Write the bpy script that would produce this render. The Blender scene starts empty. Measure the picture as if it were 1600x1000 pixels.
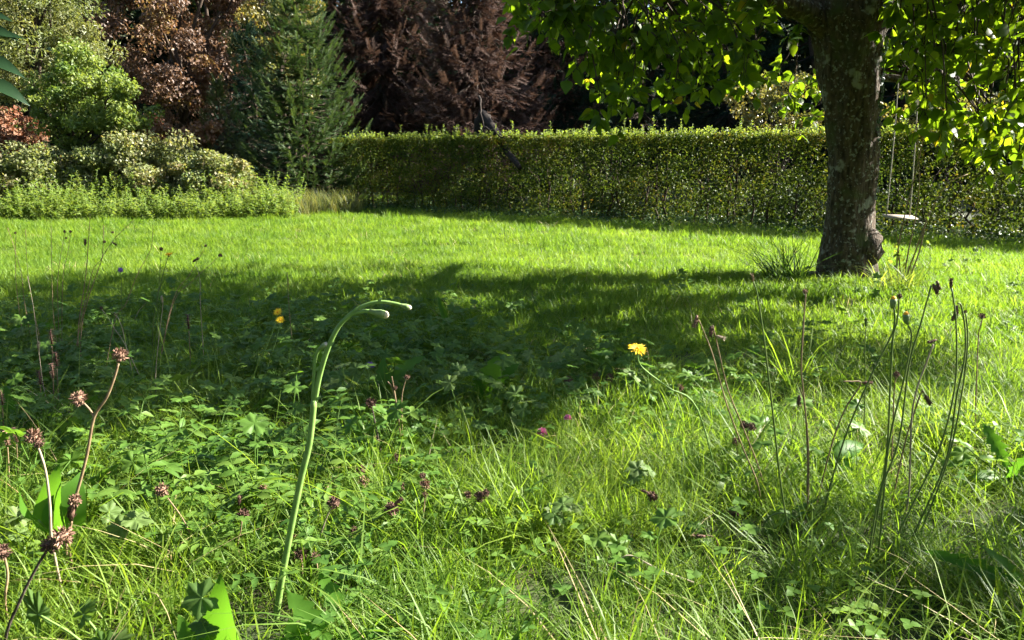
import bpy, math
import numpy as np
from mathutils import Matrix, Vector

# ------------------------------------------------------------------ camera, sky, sun, exposure
CAM_Z, PITCH, FPX = 1.25, math.radians(12.5), 1186.0
SUN_AZ = (0.966, 0.258)          # horizontal direction towards the sun (right, slightly beyond the hedge)
SUN_EL = math.radians(34)
scene = bpy.context.scene
cam_d = bpy.data.cameras.new('camera')
cam_d.sensor_fit = 'HORIZONTAL'; cam_d.sensor_width = 36.0
cam_d.lens = 36.0 * FPX / 1600.0
cam_d.clip_start = 0.05; cam_d.clip_end = 600
cam = bpy.data.objects.new('camera', cam_d)
cam.location = (0, 0, CAM_Z); cam.rotation_euler = (math.pi / 2 - PITCH, 0, 0)
scene.collection.objects.link(cam); scene.camera = cam

world = bpy.data.worlds.new('World'); scene.world = world; world.use_nodes = True
nt = world.node_tree; nt.nodes.clear()
sky = nt.nodes.new('ShaderNodeTexSky'); sky.sky_type = 'NISHITA'; sky.sun_disc = False
sky.sun_elevation = SUN_EL; sky.sun_rotation = math.atan2(SUN_AZ[0], SUN_AZ[1])
bg = nt.nodes.new('ShaderNodeBackground'); bg.inputs[1].default_value = 0.05
wo = nt.nodes.new('ShaderNodeOutputWorld')
nt.links.new(sky.outputs[0], bg.inputs[0]); nt.links.new(bg.outputs[0], wo.inputs[0])

sun_d = bpy.data.lights.new('sun', 'SUN'); sun_d.energy = 5.0; sun_d.angle = math.radians(0.5)
sun_d.color = (1.0, 0.95, 0.86)
sun = bpy.data.objects.new('sun', sun_d)
sv = Vector((SUN_AZ[0] * math.cos(SUN_EL), SUN_AZ[1] * math.cos(SUN_EL), math.sin(SUN_EL)))
sun.rotation_euler = sv.to_track_quat('Z', 'Y').to_euler(); sun.location = (8, 3, 8)
scene.collection.objects.link(sun)
vs = scene.view_settings
vs.view_transform = 'Standard'; vs.look = 'None'; vs.gamma = 1.0; vs.use_curve_mapping = False
vs.exposure = 2.65
scene.cycles.max_bounces = 5; scene.cycles.diffuse_bounces = 3; scene.cycles.transmission_bounces = 3
scene.cycles.glossy_bounces = 1; scene.cycles.caustics_reflective = False; scene.cycles.caustics_refractive = False
scene.cycles.use_adaptive_sampling = True; scene.cycles.adaptive_threshold = 0.03

COL = scene.collection
rng = np.random.default_rng(7)
CP, SP = math.cos(PITCH), math.sin(PITCH)

# ------------------------------------------------------------------ pixel and terrain helpers
def ray(px, py):
    x = (px - 800) / FPX; y = (500 - py) / FPX
    return np.array([x, CP + y * SP, -SP + y * CP])

def at(px, py, Y):
    d = ray(px, py); k = Y / d[1]
    return np.array([0, 0, CAM_Z]) + d * k

def project(P):
    P = np.asarray(P, float); q = P - np.array([0, 0, CAM_Z])
    f = q[..., 1] * CP - q[..., 2] * SP
    u = q[..., 1] * SP + q[..., 2] * CP
    f = np.where(np.abs(f) < 1e-6, 1e-6, f)
    return 800 + FPX * q[..., 0] / f, 500 - FPX * u / f, f

def bumps(x, y, s=1.0, ph=0.0):
    x = np.asarray(x) * s + ph; y = np.asarray(y) * s + ph * 1.7
    return (np.sin(1.3 * x + 2.1 * y + 1.0) * np.sin(2.3 * x - 1.1 * y + 2.0)
            + 0.6 * np.sin(3.7 * x + 1.9 * y + 0.4) * np.sin(1.7 * x - 4.1 * y)
            + 0.4 * np.sin(7.1 * x - 3.3 * y + 2.2) * np.sin(4.9 * x + 6.3 * y)) / 2.0

def terrain(x, y):
    x = np.asarray(x, float); y = np.asarray(y, float)
    h = np.clip(0.54 - 0.06 * y, 0, 0.45)
    h = h + 0.025 * bumps(x, y, 0.9) * np.clip((11 - y) / 6, 0, 1)
    h = h + np.clip(y - 27, 0, 40) * 0.32                       # wooded slope behind the garden
    h = h + 0.5 * np.clip((y - 16) / 6, 0, 1) * np.clip((-x - 4) / 5, 0, 1)
    return h

KS = np.concatenate([np.arange(0.3, 6, 0.004), np.arange(6, 60, 0.02)])
def gnd(px, py):
    p = np.array([0, 0, CAM_Z]) + KS[:, None] * ray(px, py)[None]
    return p[np.argmax(p[:, 2] <= terrain(p[:, 0], p[:, 1]))]

def on_ground(x, y): return np.array([x, y, float(terrain(x, y))])

# ------------------------------------------------------------------ materials
MATS = {}
def nodes_of(name):
    m = bpy.data.materials.new(name); m.use_nodes = True
    t = m.node_tree; t.nodes.clear(); MATS[name] = m
    return m, t, t.nodes, t.links

def leaf_mat(name, stops, trans=0.45, tint=1.5, rough=0.45, spec=0.35, inst=False, hue_t=(1.15, 1.1, 0.5)):
    """stops: list of colours picked by the per-leaf value 'rnd'; light passes through as a yellower colour."""
    m, t, N, L = nodes_of(name)
    a = N.new('ShaderNodeAttribute'); a.attribute_name = 'rnd'
    fac = a.outputs['Fac']
    if inst:
        b = N.new('ShaderNodeAttribute'); b.attribute_type = 'INSTANCER'; b.attribute_name = 'tint'
        mm = N.new('ShaderNodeMath'); mm.operation = 'MULTIPLY_ADD'
        L.new(fac, mm.inputs[0]); mm.inputs[1].default_value = 0.45
        ad = N.new('ShaderNodeMath'); ad.operation = 'MULTIPLY'; L.new(b.outputs['Fac'], ad.inputs[0]); ad.inputs[1].default_value = 0.55
        L.new(ad.outputs[0], mm.inputs[2]); fac = mm.outputs[0]
    r = N.new('ShaderNodeValToRGB'); L.new(fac, r.inputs[0])
    e = r.color_ramp.elements
    while len(e) < len(stops): e.new(0.5)
    for i, c in enumerate(stops):
        e[i].position = i / max(1, len(stops) - 1); e[i].color = (*c, 1)
    p = N.new('ShaderNodeBsdfPrincipled'); L.new(r.outputs[0], p.inputs['Base Color'])
    p.inputs['Roughness'].default_value = rough; p.inputs['Specular IOR Level'].default_value = spec
    tl = N.new('ShaderNodeBsdfTranslucent')
    mx = N.new('ShaderNodeMix'); mx.data_type = 'RGBA'; mx.blend_type = 'MULTIPLY'; mx.inputs['Factor'].default_value = 1
    L.new(r.outputs[0], mx.inputs['A']); mx.inputs['B'].default_value = (hue_t[0] * tint, hue_t[1] * tint, hue_t[2] * tint, 1)
    L.new(mx.outputs['Result'], tl.inputs[0])
    ms = N.new('ShaderNodeMixShader'); ms.inputs[0].default_value = trans
    L.new(p.outputs[0], ms.inputs[1]); L.new(tl.outputs[0], ms.inputs[2])
    o = N.new('ShaderNodeOutputMaterial'); L.new(ms.outputs[0], o.inputs[0])
    return m

def solid_mat(name, c1, c2, scale=20, rough=0.8, bump=0.0, detail=6, stretch=(1, 1, 1), spots=None):
    m, t, N, L = nodes_of(name)
    tc = N.new('ShaderNodeTexCoord'); mp = N.new('ShaderNodeMapping'); mp.inputs['Scale'].default_value = stretch
    L.new(tc.outputs['Object'], mp.inputs[0])
    n = N.new('ShaderNodeTexNoise'); n.inputs['Scale'].default_value = scale; n.inputs['Detail'].default_value = detail
    L.new(mp.outputs[0], n.inputs[0])
    r = N.new('ShaderNodeValToRGB'); r.color_ramp.elements[0].position = 0.32; r.color_ramp.elements[1].position = 0.68
    r.color_ramp.elements[0].color = (*c1, 1); r.color_ramp.elements[1].color = (*c2, 1)
    L.new(n.outputs['Fac'], r.inputs[0]); col = r.outputs[0]
    for sc_, lo, hi, c in (spots or []):
        n2 = N.new('ShaderNodeTexNoise'); n2.inputs['Scale'].default_value = sc_; n2.inputs['Detail'].default_value = 5
        L.new(tc.outputs['Object'], n2.inputs[0])
        mr = N.new('ShaderNodeMapRange'); mr.inputs[1].default_value = lo; mr.inputs[2].default_value = hi
        L.new(n2.outputs['Fac'], mr.inputs[0])
        mx = N.new('ShaderNodeMix'); mx.data_type = 'RGBA'
        L.new(mr.outputs[0], mx.inputs['Factor']); L.new(col, mx.inputs['A']); mx.inputs['B'].default_value = (*c, 1)
        col = mx.outputs['Result']
    p = N.new('ShaderNodeBsdfPrincipled'); L.new(col, p.inputs['Base Color'])
    p.inputs['Roughness'].default_value = rough; p.inputs['Specular IOR Level'].default_value = 0.25
    if bump:
        b = N.new('ShaderNodeBump'); b.inputs['Strength'].default_value = bump; b.inputs['Distance'].default_value = 0.02
        L.new(n.outputs['Fac'], b.inputs['Height']); L.new(b.outputs[0], p.inputs['Normal'])
    o = N.new('ShaderNodeOutputMaterial'); L.new(p.outputs[0], o.inputs[0])
    return m

M_GRASS = leaf_mat('grass_blade', [(0.045, 0.105, 0.012), (0.085, 0.16, 0.017), (0.135, 0.21, 0.026), (0.19, 0.26, 0.038)], 0.52, 1.6, 0.5, 0.24, inst=True, hue_t=(1.15, 1.12, 0.5))
M_STRAW = leaf_mat('dry_grass_blade', [(0.34, 0.27, 0.12), (0.42, 0.36, 0.18), (0.30, 0.19, 0.09)], 0.3, 1.0, 0.6, 0.3, hue_t=(1, 0.95, 0.8))
M_HERB = leaf_mat('herb_leaf', [(0.05, 0.12, 0.02), (0.085, 0.165, 0.024), (0.13, 0.20, 0.035)], 0.45, 1.5, 0.5, 0.22, inst=True)
M_CRANE = leaf_mat('cranesbill_leaf', [(0.06, 0.12, 0.025), (0.09, 0.155, 0.035), (0.13, 0.185, 0.055)], 0.45, 1.45, 0.55, 0.2)
M_DOCK = leaf_mat('dock_leaf', [(0.05, 0.14, 0.015), (0.08, 0.18, 0.02)], 0.55, 1.7, 0.5, 0.18)
M_APPLE = leaf_mat('apple_leaf', [(0.045, 0.085, 0.007), (0.065, 0.115, 0.008), (0.10, 0.15, 0.010), (0.22, 0.17, 0.015)], 0.58, 2.4, 0.45, 0.25, hue_t=(1.2, 1.1, .4))
M_HEDGE = leaf_mat('hedge_leaf', [(0.035, 0.066, 0.012), (0.06, 0.092, 0.015), (0.105, 0.125, 0.02), (0.13, 0.085, 0.02)], 0.34, 1.5, 0.5, 0.12)
M_SHOOT = leaf_mat('hedge_shoot_leaf', [(0.10, 0.16, 0.03), (0.20, 0.24, 0.05)], 0.48, 1.5, 0.45, 0.3)
M_BRAM = leaf_mat('bramble_leaf', [(0.09, 0.14, 0.04), (0.16, 0.19, 0.07), (0.24, 0.25, 0.12), (0.20, 0.15, 0.08)], 0.42, 1.4, 0.45, 0.35)  # grey green leaf tones, lightened in colour to carry sun glint
M_NETTLE = leaf_mat('nettle_leaf', [(0.08, 0.15, 0.025), (0.15, 0.22, 0.04), (0.24, 0.28, 0.07)], 0.45, 1.5, 0.5, 0.25)
M_ELDER = leaf_mat('elder_leaf', [(0.062, 0.12, 0.024), (0.125, 0.18, 0.042), (0.20, 0.235, 0.062)], 0.42, 1.45, 0.45, 0.3)
M_WILLOW = leaf_mat('willow_leaf', [(0.09, 0.13, 0.04), (0.15, 0.17, 0.06), (0.20, 0.19, 0.08)], 0.4, 1.4, 0.45, 0.4)
M_BROWN = leaf_mat('brown_beech_leaf', [(0.07, 0.044, 0.03), (0.12, 0.075, 0.05), (0.18, 0.11, 0.07), (0.22, 0.17, 0.04)], 0.3, 1.3, 0.5, 0.35, hue_t=(1.1, 0.9, 0.6))
M_BIRCH = leaf_mat('birch_leaf', [(0.08, 0.11, 0.03), (0.16, 0.16, 0.06), (0.20, 0.15, 0.04)], 0.4, 1.4, 0.4, 0.5)
M_RUST = leaf_mat('rusty_leaf', [(0.16, 0.06, 0.03), (0.22, 0.11, 0.06), (0.26, 0.17, 0.10)], 0.3, 1.2, 0.6, 0.3, hue_t=(1.1, 0.9, 0.7))
M_SPRUCE = leaf_mat('spruce_needle', [(0.02, 0.05, 0.016), (0.045, 0.085, 0.028), (0.085, 0.13, 0.045)], 0.25, 1.2, 0.5, 0.2)
M_OLIVE = leaf_mat('olive_spruce_needle', [(0.05, 0.07, 0.02), (0.09, 0.11, 0.035)], 0.2, 1.2, 0.45, 0.4)
M_DARKCON = leaf_mat('dark_conifer_needle', [(0.010, 0.025, 0.016), (0.018, 0.038, 0.025)], 0.15, 1.1, 0.6, 0.06)
M_DEADCON = leaf_mat('dead_conifer_needle', [(0.045, 0.028, 0.023), (0.082, 0.052, 0.042), (0.125, 0.088, 0.072)], 0.2, 1.1, 0.7, 0.08, hue_t=(1.1, 0.9, 0.7))
M_WOOD = leaf_mat('woodland_leaf', [(0.015, 0.03, 0.012), (0.03, 0.05, 0.018), (0.05, 0.06, 0.025)], 0.25, 1.2, 0.6, 0.06)
M_IVY = leaf_mat('ivy_leaf', [(0.02, 0.055, 0.014), (0.045, 0.09, 0.025)], 0.2, 1.2, 0.4, 0.25)
M_BARK = solid_mat('apple_bark', (0.022, 0.015, 0.009), (0.105, 0.075, 0.05), 26, 0.9, 1.0, 8, (1.4, 1.4, 0.5),
                   spots=[(34, 0.57, 0.66, (0.22, 0.22, 0.18)), (7, 0.60, 0.66, (0.24, 0.23, 0.19)), (5, 0.55, 0.7, (0.06, 0.065, 0.025))])
M_TWIG = solid_mat('twig_bark', (0.03, 0.02, 0.013), (0.07, 0.05, 0.035), 30, 0.9, 0.3)
M_DEADWOOD = solid_mat('dead_wood', (0.035, 0.025, 0.02), (0.09, 0.07, 0.055), 25, 0.9, 0.5, 6, (2, 2, .5))
M_STEM_G = solid_mat('green_stem', (0.13, 0.23, 0.05), (0.19, 0.30, 0.08), 60, 0.5)
M_STEM_D = solid_mat('dark_green_stem', (0.07, 0.12, 0.025), (0.13, 0.17, 0.045), 60, 0.55)
M_STEM_B = solid_mat('dry_brown_stem', (0.15, 0.10, 0.055), (0.28, 0.20, 0.11), 60, 0.7)
M_STEM_P = solid_mat('pale_dry_stem', (0.24, 0.19, 0.12), (0.36, 0.30, 0.21), 60, 0.7)
M_HEAD = solid_mat('dry_seed_head', (0.05, 0.028, 0.02), (0.17, 0.095, 0.065), 160, 0.85)
M_HEAD_R = solid_mat('reddish_dry_seed_head', (0.10, 0.055, 0.035), (0.30, 0.18, 0.12), 260, 0.85)
M_BUD = solid_mat('bud_green', (0.12, 0.19, 0.06), (0.2, 0.26, 0.1), 120, 0.6)
M_BUDTIP = solid_mat('bud_pale_tip', (0.42, 0.36, 0.24), (0.6, 0.52, 0.38), 200, 0.7)
M_YEL = solid_mat('yellow_petal', (0.80, 0.50, 0.01), (0.9, 0.62, 0.02), 90, 0.6)
M_ORA = solid_mat('orange_petal', (0.75, 0.30, 0.01), (0.85, 0.42, 0.02), 90, 0.6)
M_PINK = solid_mat('pink_petal', (0.55, 0.12, 0.30), (0.75, 0.32, 0.5), 150, 0.6)
M_PUR = solid_mat('purple_petal', (0.15, 0.06, 0.35), (0.3, 0.16, 0.55), 150, 0.6)
M_SOIL = solid_mat('garden_soil', (0.022, 0.030, 0.010), (0.045, 0.06, 0.018), 3.0, 0.95, 0.4, 8, spots=[(12, 0.5, 0.7, (0.05, 0.04, 0.02))])
M_PLANK = solid_mat('swing_plank', (0.22, 0.18, 0.13), (0.34, 0.29, 0.22), 30, 0.7, 0.2, 6, (1, 8, 8))
M_ROPE = solid_mat('rope', (0.25, 0.22, 0.17), (0.38, 0.34, 0.27), 120, 0.8)

# ------------------------------------------------------------------ mesh helpers
class MB:
    """collects vertices and faces, then links them as one mesh object"""
    def __init__(s): s.V = []; s.F = {3: [], 4: []}; s.R = []; s.n = 0
    def add(s, V, F, rnd=None):
        V = np.asarray(V, float); F = np.asarray(F, int)
        s.V.append(V); s.F[F.shape[1]].append(F + s.n)
        s.R.append(np.full(len(V), 0.5) if rnd is None else np.broadcast_to(np.asarray(rnd, float), (len(V),)))
        s.n += len(V); return s
    def tube(s, P, r, sides=6, rnd=0.5, wob=0.0):
        P = np.asarray(P, float); n = len(P); r = np.broadcast_to(np.asarray(r, float), (n,))
        T = np.gradient(P, axis=0); T /= np.linalg.norm(T, axis=1)[:, None] + 1e-9
        ref = np.array([1.0, 0.2, 0.1]) if abs(T[0][2]) > 0.7 else np.array([0, 0.1, 1.0])
        U = np.zeros_like(P); u = ref
        for i in range(n):
            u = u - T[i] * u.dot(T[i]); u /= np.linalg.norm(u) + 1e-9; U[i] = u
        W = np.cross(T, U); a = np.arange(sides) * 2 * math.pi / sides
        rr = r[:, None] * np.ones(sides)[None]
        if wob: rr = rr * (1 + wob * rng.standard_normal((n, sides)))
        V = P[:, None] + rr[..., None] * (np.cos(a)[None, :, None] * U[:, None] + np.sin(a)[None, :, None] * W[:, None])
        V = np.concatenate([V.reshape(-1, 3), P[:1], P[-1:]])
        i = np.arange(n - 1)[:, None]; j = np.arange(sides)[None]; k = (j + 1) % sides
        F = np.stack([i * sides + j, i * sides + k, (i + 1) * sides + k, (i + 1) * sides + j], -1).reshape(-1, 4)
        base = s.n; s.add(V, F, rnd)
        j = np.arange(sides); k = (j + 1) % sides; c0 = base + n * sides
        s.F[3].append(np.stack([base + k, base + j, np.full(sides, c0)], -1))
        s.F[3].append(np.stack([base + (n - 1) * sides + j, base + (n - 1) * sides + k, np.full(sides, c0 + 1)], -1))
        return s
    def stamp(s, tv, tf, pos, mats, rnd=None):
        """copies of a small template: pos (N,3), mats (N,3,3) with columns x,y,z (already scaled)"""
        tv = np.asarray(tv, float); pos = np.asarray(pos, float); N = len(pos); k = len(tv)
        if N == 0: return s
        V = np.einsum('nij,kj->nki', mats, tv) + pos[:, None]
        if rnd is None: rnd = rng.random(N)
        R = np.repeat(np.broadcast_to(rnd, (N,)), k)
        first = True
        for f in (tf if isinstance(tf, list) else [tf]):
            f = np.asarray(f, int)
            F = (f[None] + (np.arange(N) * k)[:, None, None]).reshape(-1, f.shape[1])
            if first: s.add(V.reshape(-1, 3), F, R); off = s.n - N * k; first = False
            else: s.F[f.shape[1]].append(F + off)
        return s
    def mesh(s, name, mat, smooth=False):
        V = np.concatenate(s.V); me = bpy.data.meshes.new(name)
        me.vertices.add(len(V)); me.vertices.foreach_set('co', V.astype(np.float32).ravel())
        F3 = np.concatenate(s.F[3]) if s.F[3] else np.zeros((0, 3), int)
        F4 = np.concatenate(s.F[4]) if s.F[4] else np.zeros((0, 4), int)
        nl = F3.size + F4.size
        me.loops.add(nl); me.polygons.add(len(F3) + len(F4))
        me.loops.foreach_set('vertex_index', np.concatenate([F3.ravel(), F4.ravel()]).astype(np.int32))
        ls = np.concatenate([np.arange(len(F3)) * 3, F3.size + np.arange(len(F4)) * 4]).astype(np.int32)
        me.polygons.foreach_set('loop_start', ls)
        me.update(calc_edges=True)
        a = me.attributes.new('rnd', 'FLOAT', 'POINT'); a.data.foreach_set('value', np.concatenate(s.R).astype(np.float32))
        if smooth: me.polygons.foreach_set('use_smooth', np.ones(len(me.polygons), bool))
        me.materials.append(mat); return me
    def build(s, name, mat, parent=None, smooth=False):
        o = bpy.data.objects.new(name, s.mesh(name, mat, smooth)); COL.objects.link(o)
        if parent is not None: put(o, parent)
        return o

def put(o, parent):
    o.parent = parent
    base = parent.get('_w'); base = Vector(base) if base is not None else Vector((0, 0, 0))
    o.matrix_parent_inverse = Matrix.Translation(-base)

def tag(o, label=None, cat=None, group=None, kind=None):
    if label: o['label'] = label
    if cat: o['category'] = cat
    if group: o['group'] = group
    if kind: o['kind'] = kind
    return o

def thing(name, label, cat, loc, group=None):
    o = bpy.data.objects.new(name, None); o.location = tuple(float(v) for v in loc); o.empty_display_size = 0.1
    o['_w'] = [float(v) for v in loc]
    COL.objects.link(o); return tag(o, label, cat, group)

def nrm(v): return v / (np.linalg.norm(v, axis=-1, keepdims=True) + 1e-9)

def frames(d, n, L, W):
    """leaf frames: y along d, z towards n; scaled by length L and width W"""
    y = nrm(d); z = nrm(n - (n * y).sum(-1, keepdims=True) * y); x = np.cross(y, z)
    L = np.broadcast_to(L, (len(y),))[:, None]; W = np.broadcast_to(W, (len(y),))[:, None]
    return np.stack([x * W, y * L, z * L], -1)

def rdir(n): return nrm(rng.standard_normal((n, 3)))

# templates: length 1 along +y, half width 0.5 along x
DIAMOND = (np.array([[0, 0, 0], [.5, .45, .10], [0, 1, -.05], [-.5, .45, .10]]), np.array([[0, 1, 2], [0, 2, 3]]))
def oval(n=5, fold=0.10, curl=-0.16, pw=0.75, wav=0.0):
    t = np.linspace(0, 1, n + 1); w = 0.5 * np.sin(math.pi * t ** pw); w[0] = 0.03; w[-1] = 0.01
    mid = np.stack([0 * t, t, curl * t ** 2 + 0.02], 1)
    l = np.stack([-w, t, curl * t ** 2 + fold * w * 2 + wav * np.sin(9 * t)], 1); r = l * [-1, 1, 1]; r[:, 2] = curl * t ** 2 + fold * w * 2 - wav * np.sin(8 * t + 1)
    V = np.concatenate([l, mid, r]); F = []; k = n + 1
    for i in range(n):
        F.append([i, k + i, k + i + 1, i + 1]); F.append([k + i, 2 * k + i, 2 * k + i + 1, k + i + 1])
    return V, np.array(F)
OVAL = oval(5); OVAL3 = oval(3); LONGLEAF = oval(11, 0.12, -0.30, 0.66, 0.022)
def toothed(n=13):
    t = np.linspace(0, 1, n); w = 0.5 * np.sin(math.pi * np.clip(t * 0.94 + 0.04, 0, 1) ** 1.25) * (1 - 0.5 * (np.arange(n) % 2)); w[-1] = 0.01
    tl = t - 0.06 * (np.arange(n) % 2 == 0)
    l = np.stack([-w, tl, -0.3 * t ** 2 + 0.1 * w], 1); r = np.stack([w, tl, -0.3 * t ** 2 + 0.14 * w], 1); mid = np.stack([0 * t, t, -0.3 * t ** 2], 1)
    V = np.concatenate([l, mid, r]); F = []; k = n
    for i in range(n - 1):
        F.append([i, k + i, k + i + 1, i + 1]); F.append([k + i, 2 * k + i, 2 * k + i + 1, k + i + 1])
    return V, np.array(F)
TOOTHED = toothed()
def palmate(lobes=5, notch=0.5, span=2.5, tooth=0.05):
    """lobed round leaf, stalk at the origin, blade in the xy plane facing +z, radius ~0.5"""
    n = lobes * 6 + 1; a = np.linspace(-span, span, n)
    q = np.arange(n) % 6
    rr = 0.5 * np.array([notch, 0.80, 0.93, 1.0, 0.93, 0.80])[q] * (1 - 0.12 * np.abs(a) / span)
    rr = rr * (1 + tooth * (np.arange(n) % 2 - .5) * 2)
    V = [[0, 0, 0]]
    V += [[math.sin(x) * r_ * 0.55, math.cos(x) * r_ * 0.55, 0.045 * math.cos(lobes * x * 1.2)] for x, r_ in zip(a, rr)]
    V += [[math.sin(x) * r_, math.cos(x) * r_, 0.05 - 0.10 * (r_ / 0.5) ** 2 + 0.03 * math.cos(lobes * x * 1.2)] for x, r_ in zip(a, rr)]
    F3 = [[0, 1 + i + 1, 1 + i] for i in range(n - 1)]
    F4 = [[1 + i, 1 + i + 1, 1 + n + i + 1, 1 + n + i] for i in range(n - 1)]
    return np.array(V), [np.array(F4), np.array(F3)]
PALM = palmate(5, 0.74, 2.8, .08); PALM7 = palmate(7, 0.78, 2.7)

def blades(n, h, wid, spread, lean=(0.1, 0.7), segs=4, curl=0.5, bias=None):
    """n grass blades rooted in a disc: returns V, F, rnd"""
    az = rng.random(n) * 2 * math.pi; rad = spread * np.sqrt(rng.random(n)); a2 = rng.random(n) * 2 * math.pi
    B = np.stack([rad * np.cos(a2), rad * np.sin(a2), np.zeros(n)], 1)
    D = np.stack([np.cos(az), np.sin(az), np.zeros(n)], 1)
    if bias is not None: D = nrm(D + np.array([bias[0], bias[1], 0]))
    S = np.cross(D, [0, 0, 1.0]); tw = rng.normal(0, 0.5, n)[:, None]; S = nrm(S + D * tw)
    H = rng.uniform(h[0], h[1], n); ln = rng.uniform(lean[0], lean[1], n); cu = rng.uniform(0, curl, n); wd = rng.uniform(wid[0], wid[1], n)
    t = np.linspace(0, 1, segs + 1)
    hor = ln[:, None] * t + cu[:, None] * t ** 2.2; ver = t - 0.55 * (ln * cu)[:, None] * t ** 2 - 0.25 * cu[:, None] * t ** 3
    P = B[:, None] + H[:, None, None] * (hor[..., None] * D[:, None] + ver[..., None] * np.array([0, 0, 1.0]))
    w = (wd[:, None] * np.array([0.75, 1, 0.95, 0.7, 0.05])[np.round(np.linspace(0, 4, segs + 1)).astype(int)] / 2)[..., None]
    V = np.stack([P - S[:, None] * w, P + S[:, None] * w], 2).reshape(-1, 3)
    i = np.arange(n)[:, None] * (2 * (segs + 1)); j = 2 * np.arange(segs)[None]
    F = np.stack([i + j, i + j + 1, i + j + 3, i + j + 2], -1).reshape(-1, 4)
    return V, F, np.repeat(rng.random(n), 2 * (segs + 1))

def smooth_path(P, n=24):
    P = np.asarray(P, float); m = len(P)
    if m == 2: return P[0] + (P[1] - P[0]) * np.linspace(0, 1, max(4, n // 3))[:, None]
    Q = np.concatenate([[2 * P[0] - P[1]], P, [2 * P[-1] - P[-2]]]); out = []
    per = max(2, n // (m - 1))
    for i in range(m - 1):
        p0, p1, p2, p3 = Q[i:i + 4]
        for t in np.linspace(0, 1, per, endpoint=False):
            out.append(0.5 * ((2 * p1) + (-p0 + p2) * t + (2 * p0 - 5 * p1 + 4 * p2 - p3) * t * t + (-p0 + 3 * p1 - 3 * p2 + p3) * t ** 3))
    out.append(P[-1]); return np.array(out)

# instanced ground cover (uncountable): points with attributes, meshes kept in an unlinked collection
def scatter(name, label, cat, variants, pos, rotz, tilt, scl, idx, tint):
    me = bpy.data.meshes.new(name); me.vertices.add(len(pos)); me.vertices.foreach_set('co', pos.astype(np.float32).ravel())
    rot = np.stack([tilt[:, 0], tilt[:, 1], rotz], 1)
    for an, ty, arr, key in (('rot', 'FLOAT_VECTOR', rot, 'vector'), ('scl', 'FLOAT', scl, 'value'), ('idx', 'INT', idx, 'value'), ('tint', 'FLOAT', tint, 'value')):
        a = me.attributes.new(an, ty, 'POINT'); a.data.foreach_set(key, np.ascontiguousarray(arr).astype(np.int32 if ty == 'INT' else np.float32).ravel())
    o = bpy.data.objects.new(name, me); COL.objects.link(o)
    c = bpy.data.collections.new(name + '_kinds')
    for i, m in enumerate(variants): c.objects.link(bpy.data.objects.new('%s_kind_%02d' % (name, i), m))
    g = bpy.data.node_groups.new(name, 'GeometryNodeTree')
    g.interface.new_socket('Geometry', in_out='INPUT', socket_type='NodeSocketGeometry')
    g.interface.new_socket('Geometry', in_out='OUTPUT', socket_type='NodeSocketGeometry')
    N, L = g.nodes, g.links
    i_ = N.new('NodeGroupInput'); o_ = N.new('NodeGroupOutput'); ip = N.new('GeometryNodeInstanceOnPoints')
    ci = N.new('GeometryNodeCollectionInfo'); ci.inputs['Collection'].default_value = c
    ci.inputs['Separate Children'].default_value = True; ci.inputs['Reset Children'].default_value = True
    L.new(i_.outputs[0], ip.inputs['Points']); L.new(ci.outputs[0], ip.inputs['Instance']); ip.inputs['Pick Instance'].default_value = True
    def attr(nm, ty):
        a = N.new('GeometryNodeInputNamedAttribute'); a.data_type = ty; a.inputs[0].default_value = nm; return a.outputs['Attribute']
    L.new(attr('idx', 'INT'), ip.inputs['Instance Index'])
    er = N.new('FunctionNodeEulerToRotation'); L.new(attr('rot', 'FLOAT_VECTOR'), er.inputs[0]); L.new(er.outputs[0], ip.inputs['Rotation'])
    L.new(attr('scl', 'FLOAT'), ip.inputs['Scale']); L.new(ip.outputs[0], o_.inputs[0])
    md = o.modifiers.new('scatter', 'NODES'); md.node_group = g
    return tag(o, label, cat, kind='stuff')

# ------------------------------------------------------------------ ground
xs = np.concatenate([np.linspace(-220, -20, 11)[:-1], np.linspace(-20, 20, 101), np.linspace(20, 220, 11)[1:]])
ys = np.concatenate([np.linspace(-60, -2, 8)[:-1], np.linspace(-2, 30, 90), np.linspace(30, 320, 16)[1:]])
X, Y = np.meshgrid(xs, ys); Vg = np.stack([X, Y, terrain(X, Y)], -1).reshape(-1, 3)
nx, ny = len(xs), len(ys); i, j = np.meshgrid(np.arange(ny - 1), np.arange(nx - 1), indexing='ij'); q = (i * nx + j).ravel()
tag(MB().add(Vg, np.stack([q, q + 1, q + nx + 1, q + nx], 1)).build('ground', M_SOIL, smooth=True), 'dark garden soil under lawn and meadow', 'ground', kind='structure')

# ------------------------------------------------------------------ hedge line (used by grass too)
HA, HB = gnd(575, 327), gnd(1600, 381)
HU = nrm((HB - HA)[:2]); HN = np.array([-HU[1], HU[0]])
if HN[1] < 0: HN = -HN                                           # points away from the camera
H0 = HA[:2] - HU * 1.2; HLEN = np.linalg.norm((HB - HA)[:2]) + 1.2 + 3.2; HH = 1.52; HT = 0.75
def hedge_s(x, y):
    qx = np.asarray(x) - H0[0]; qy = np.asarray(y) - H0[1]
    return qx * HU[0] + qy * HU[1], qx * HN[0] + qy * HN[1]
TREE = gnd(1325, 437)

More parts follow.
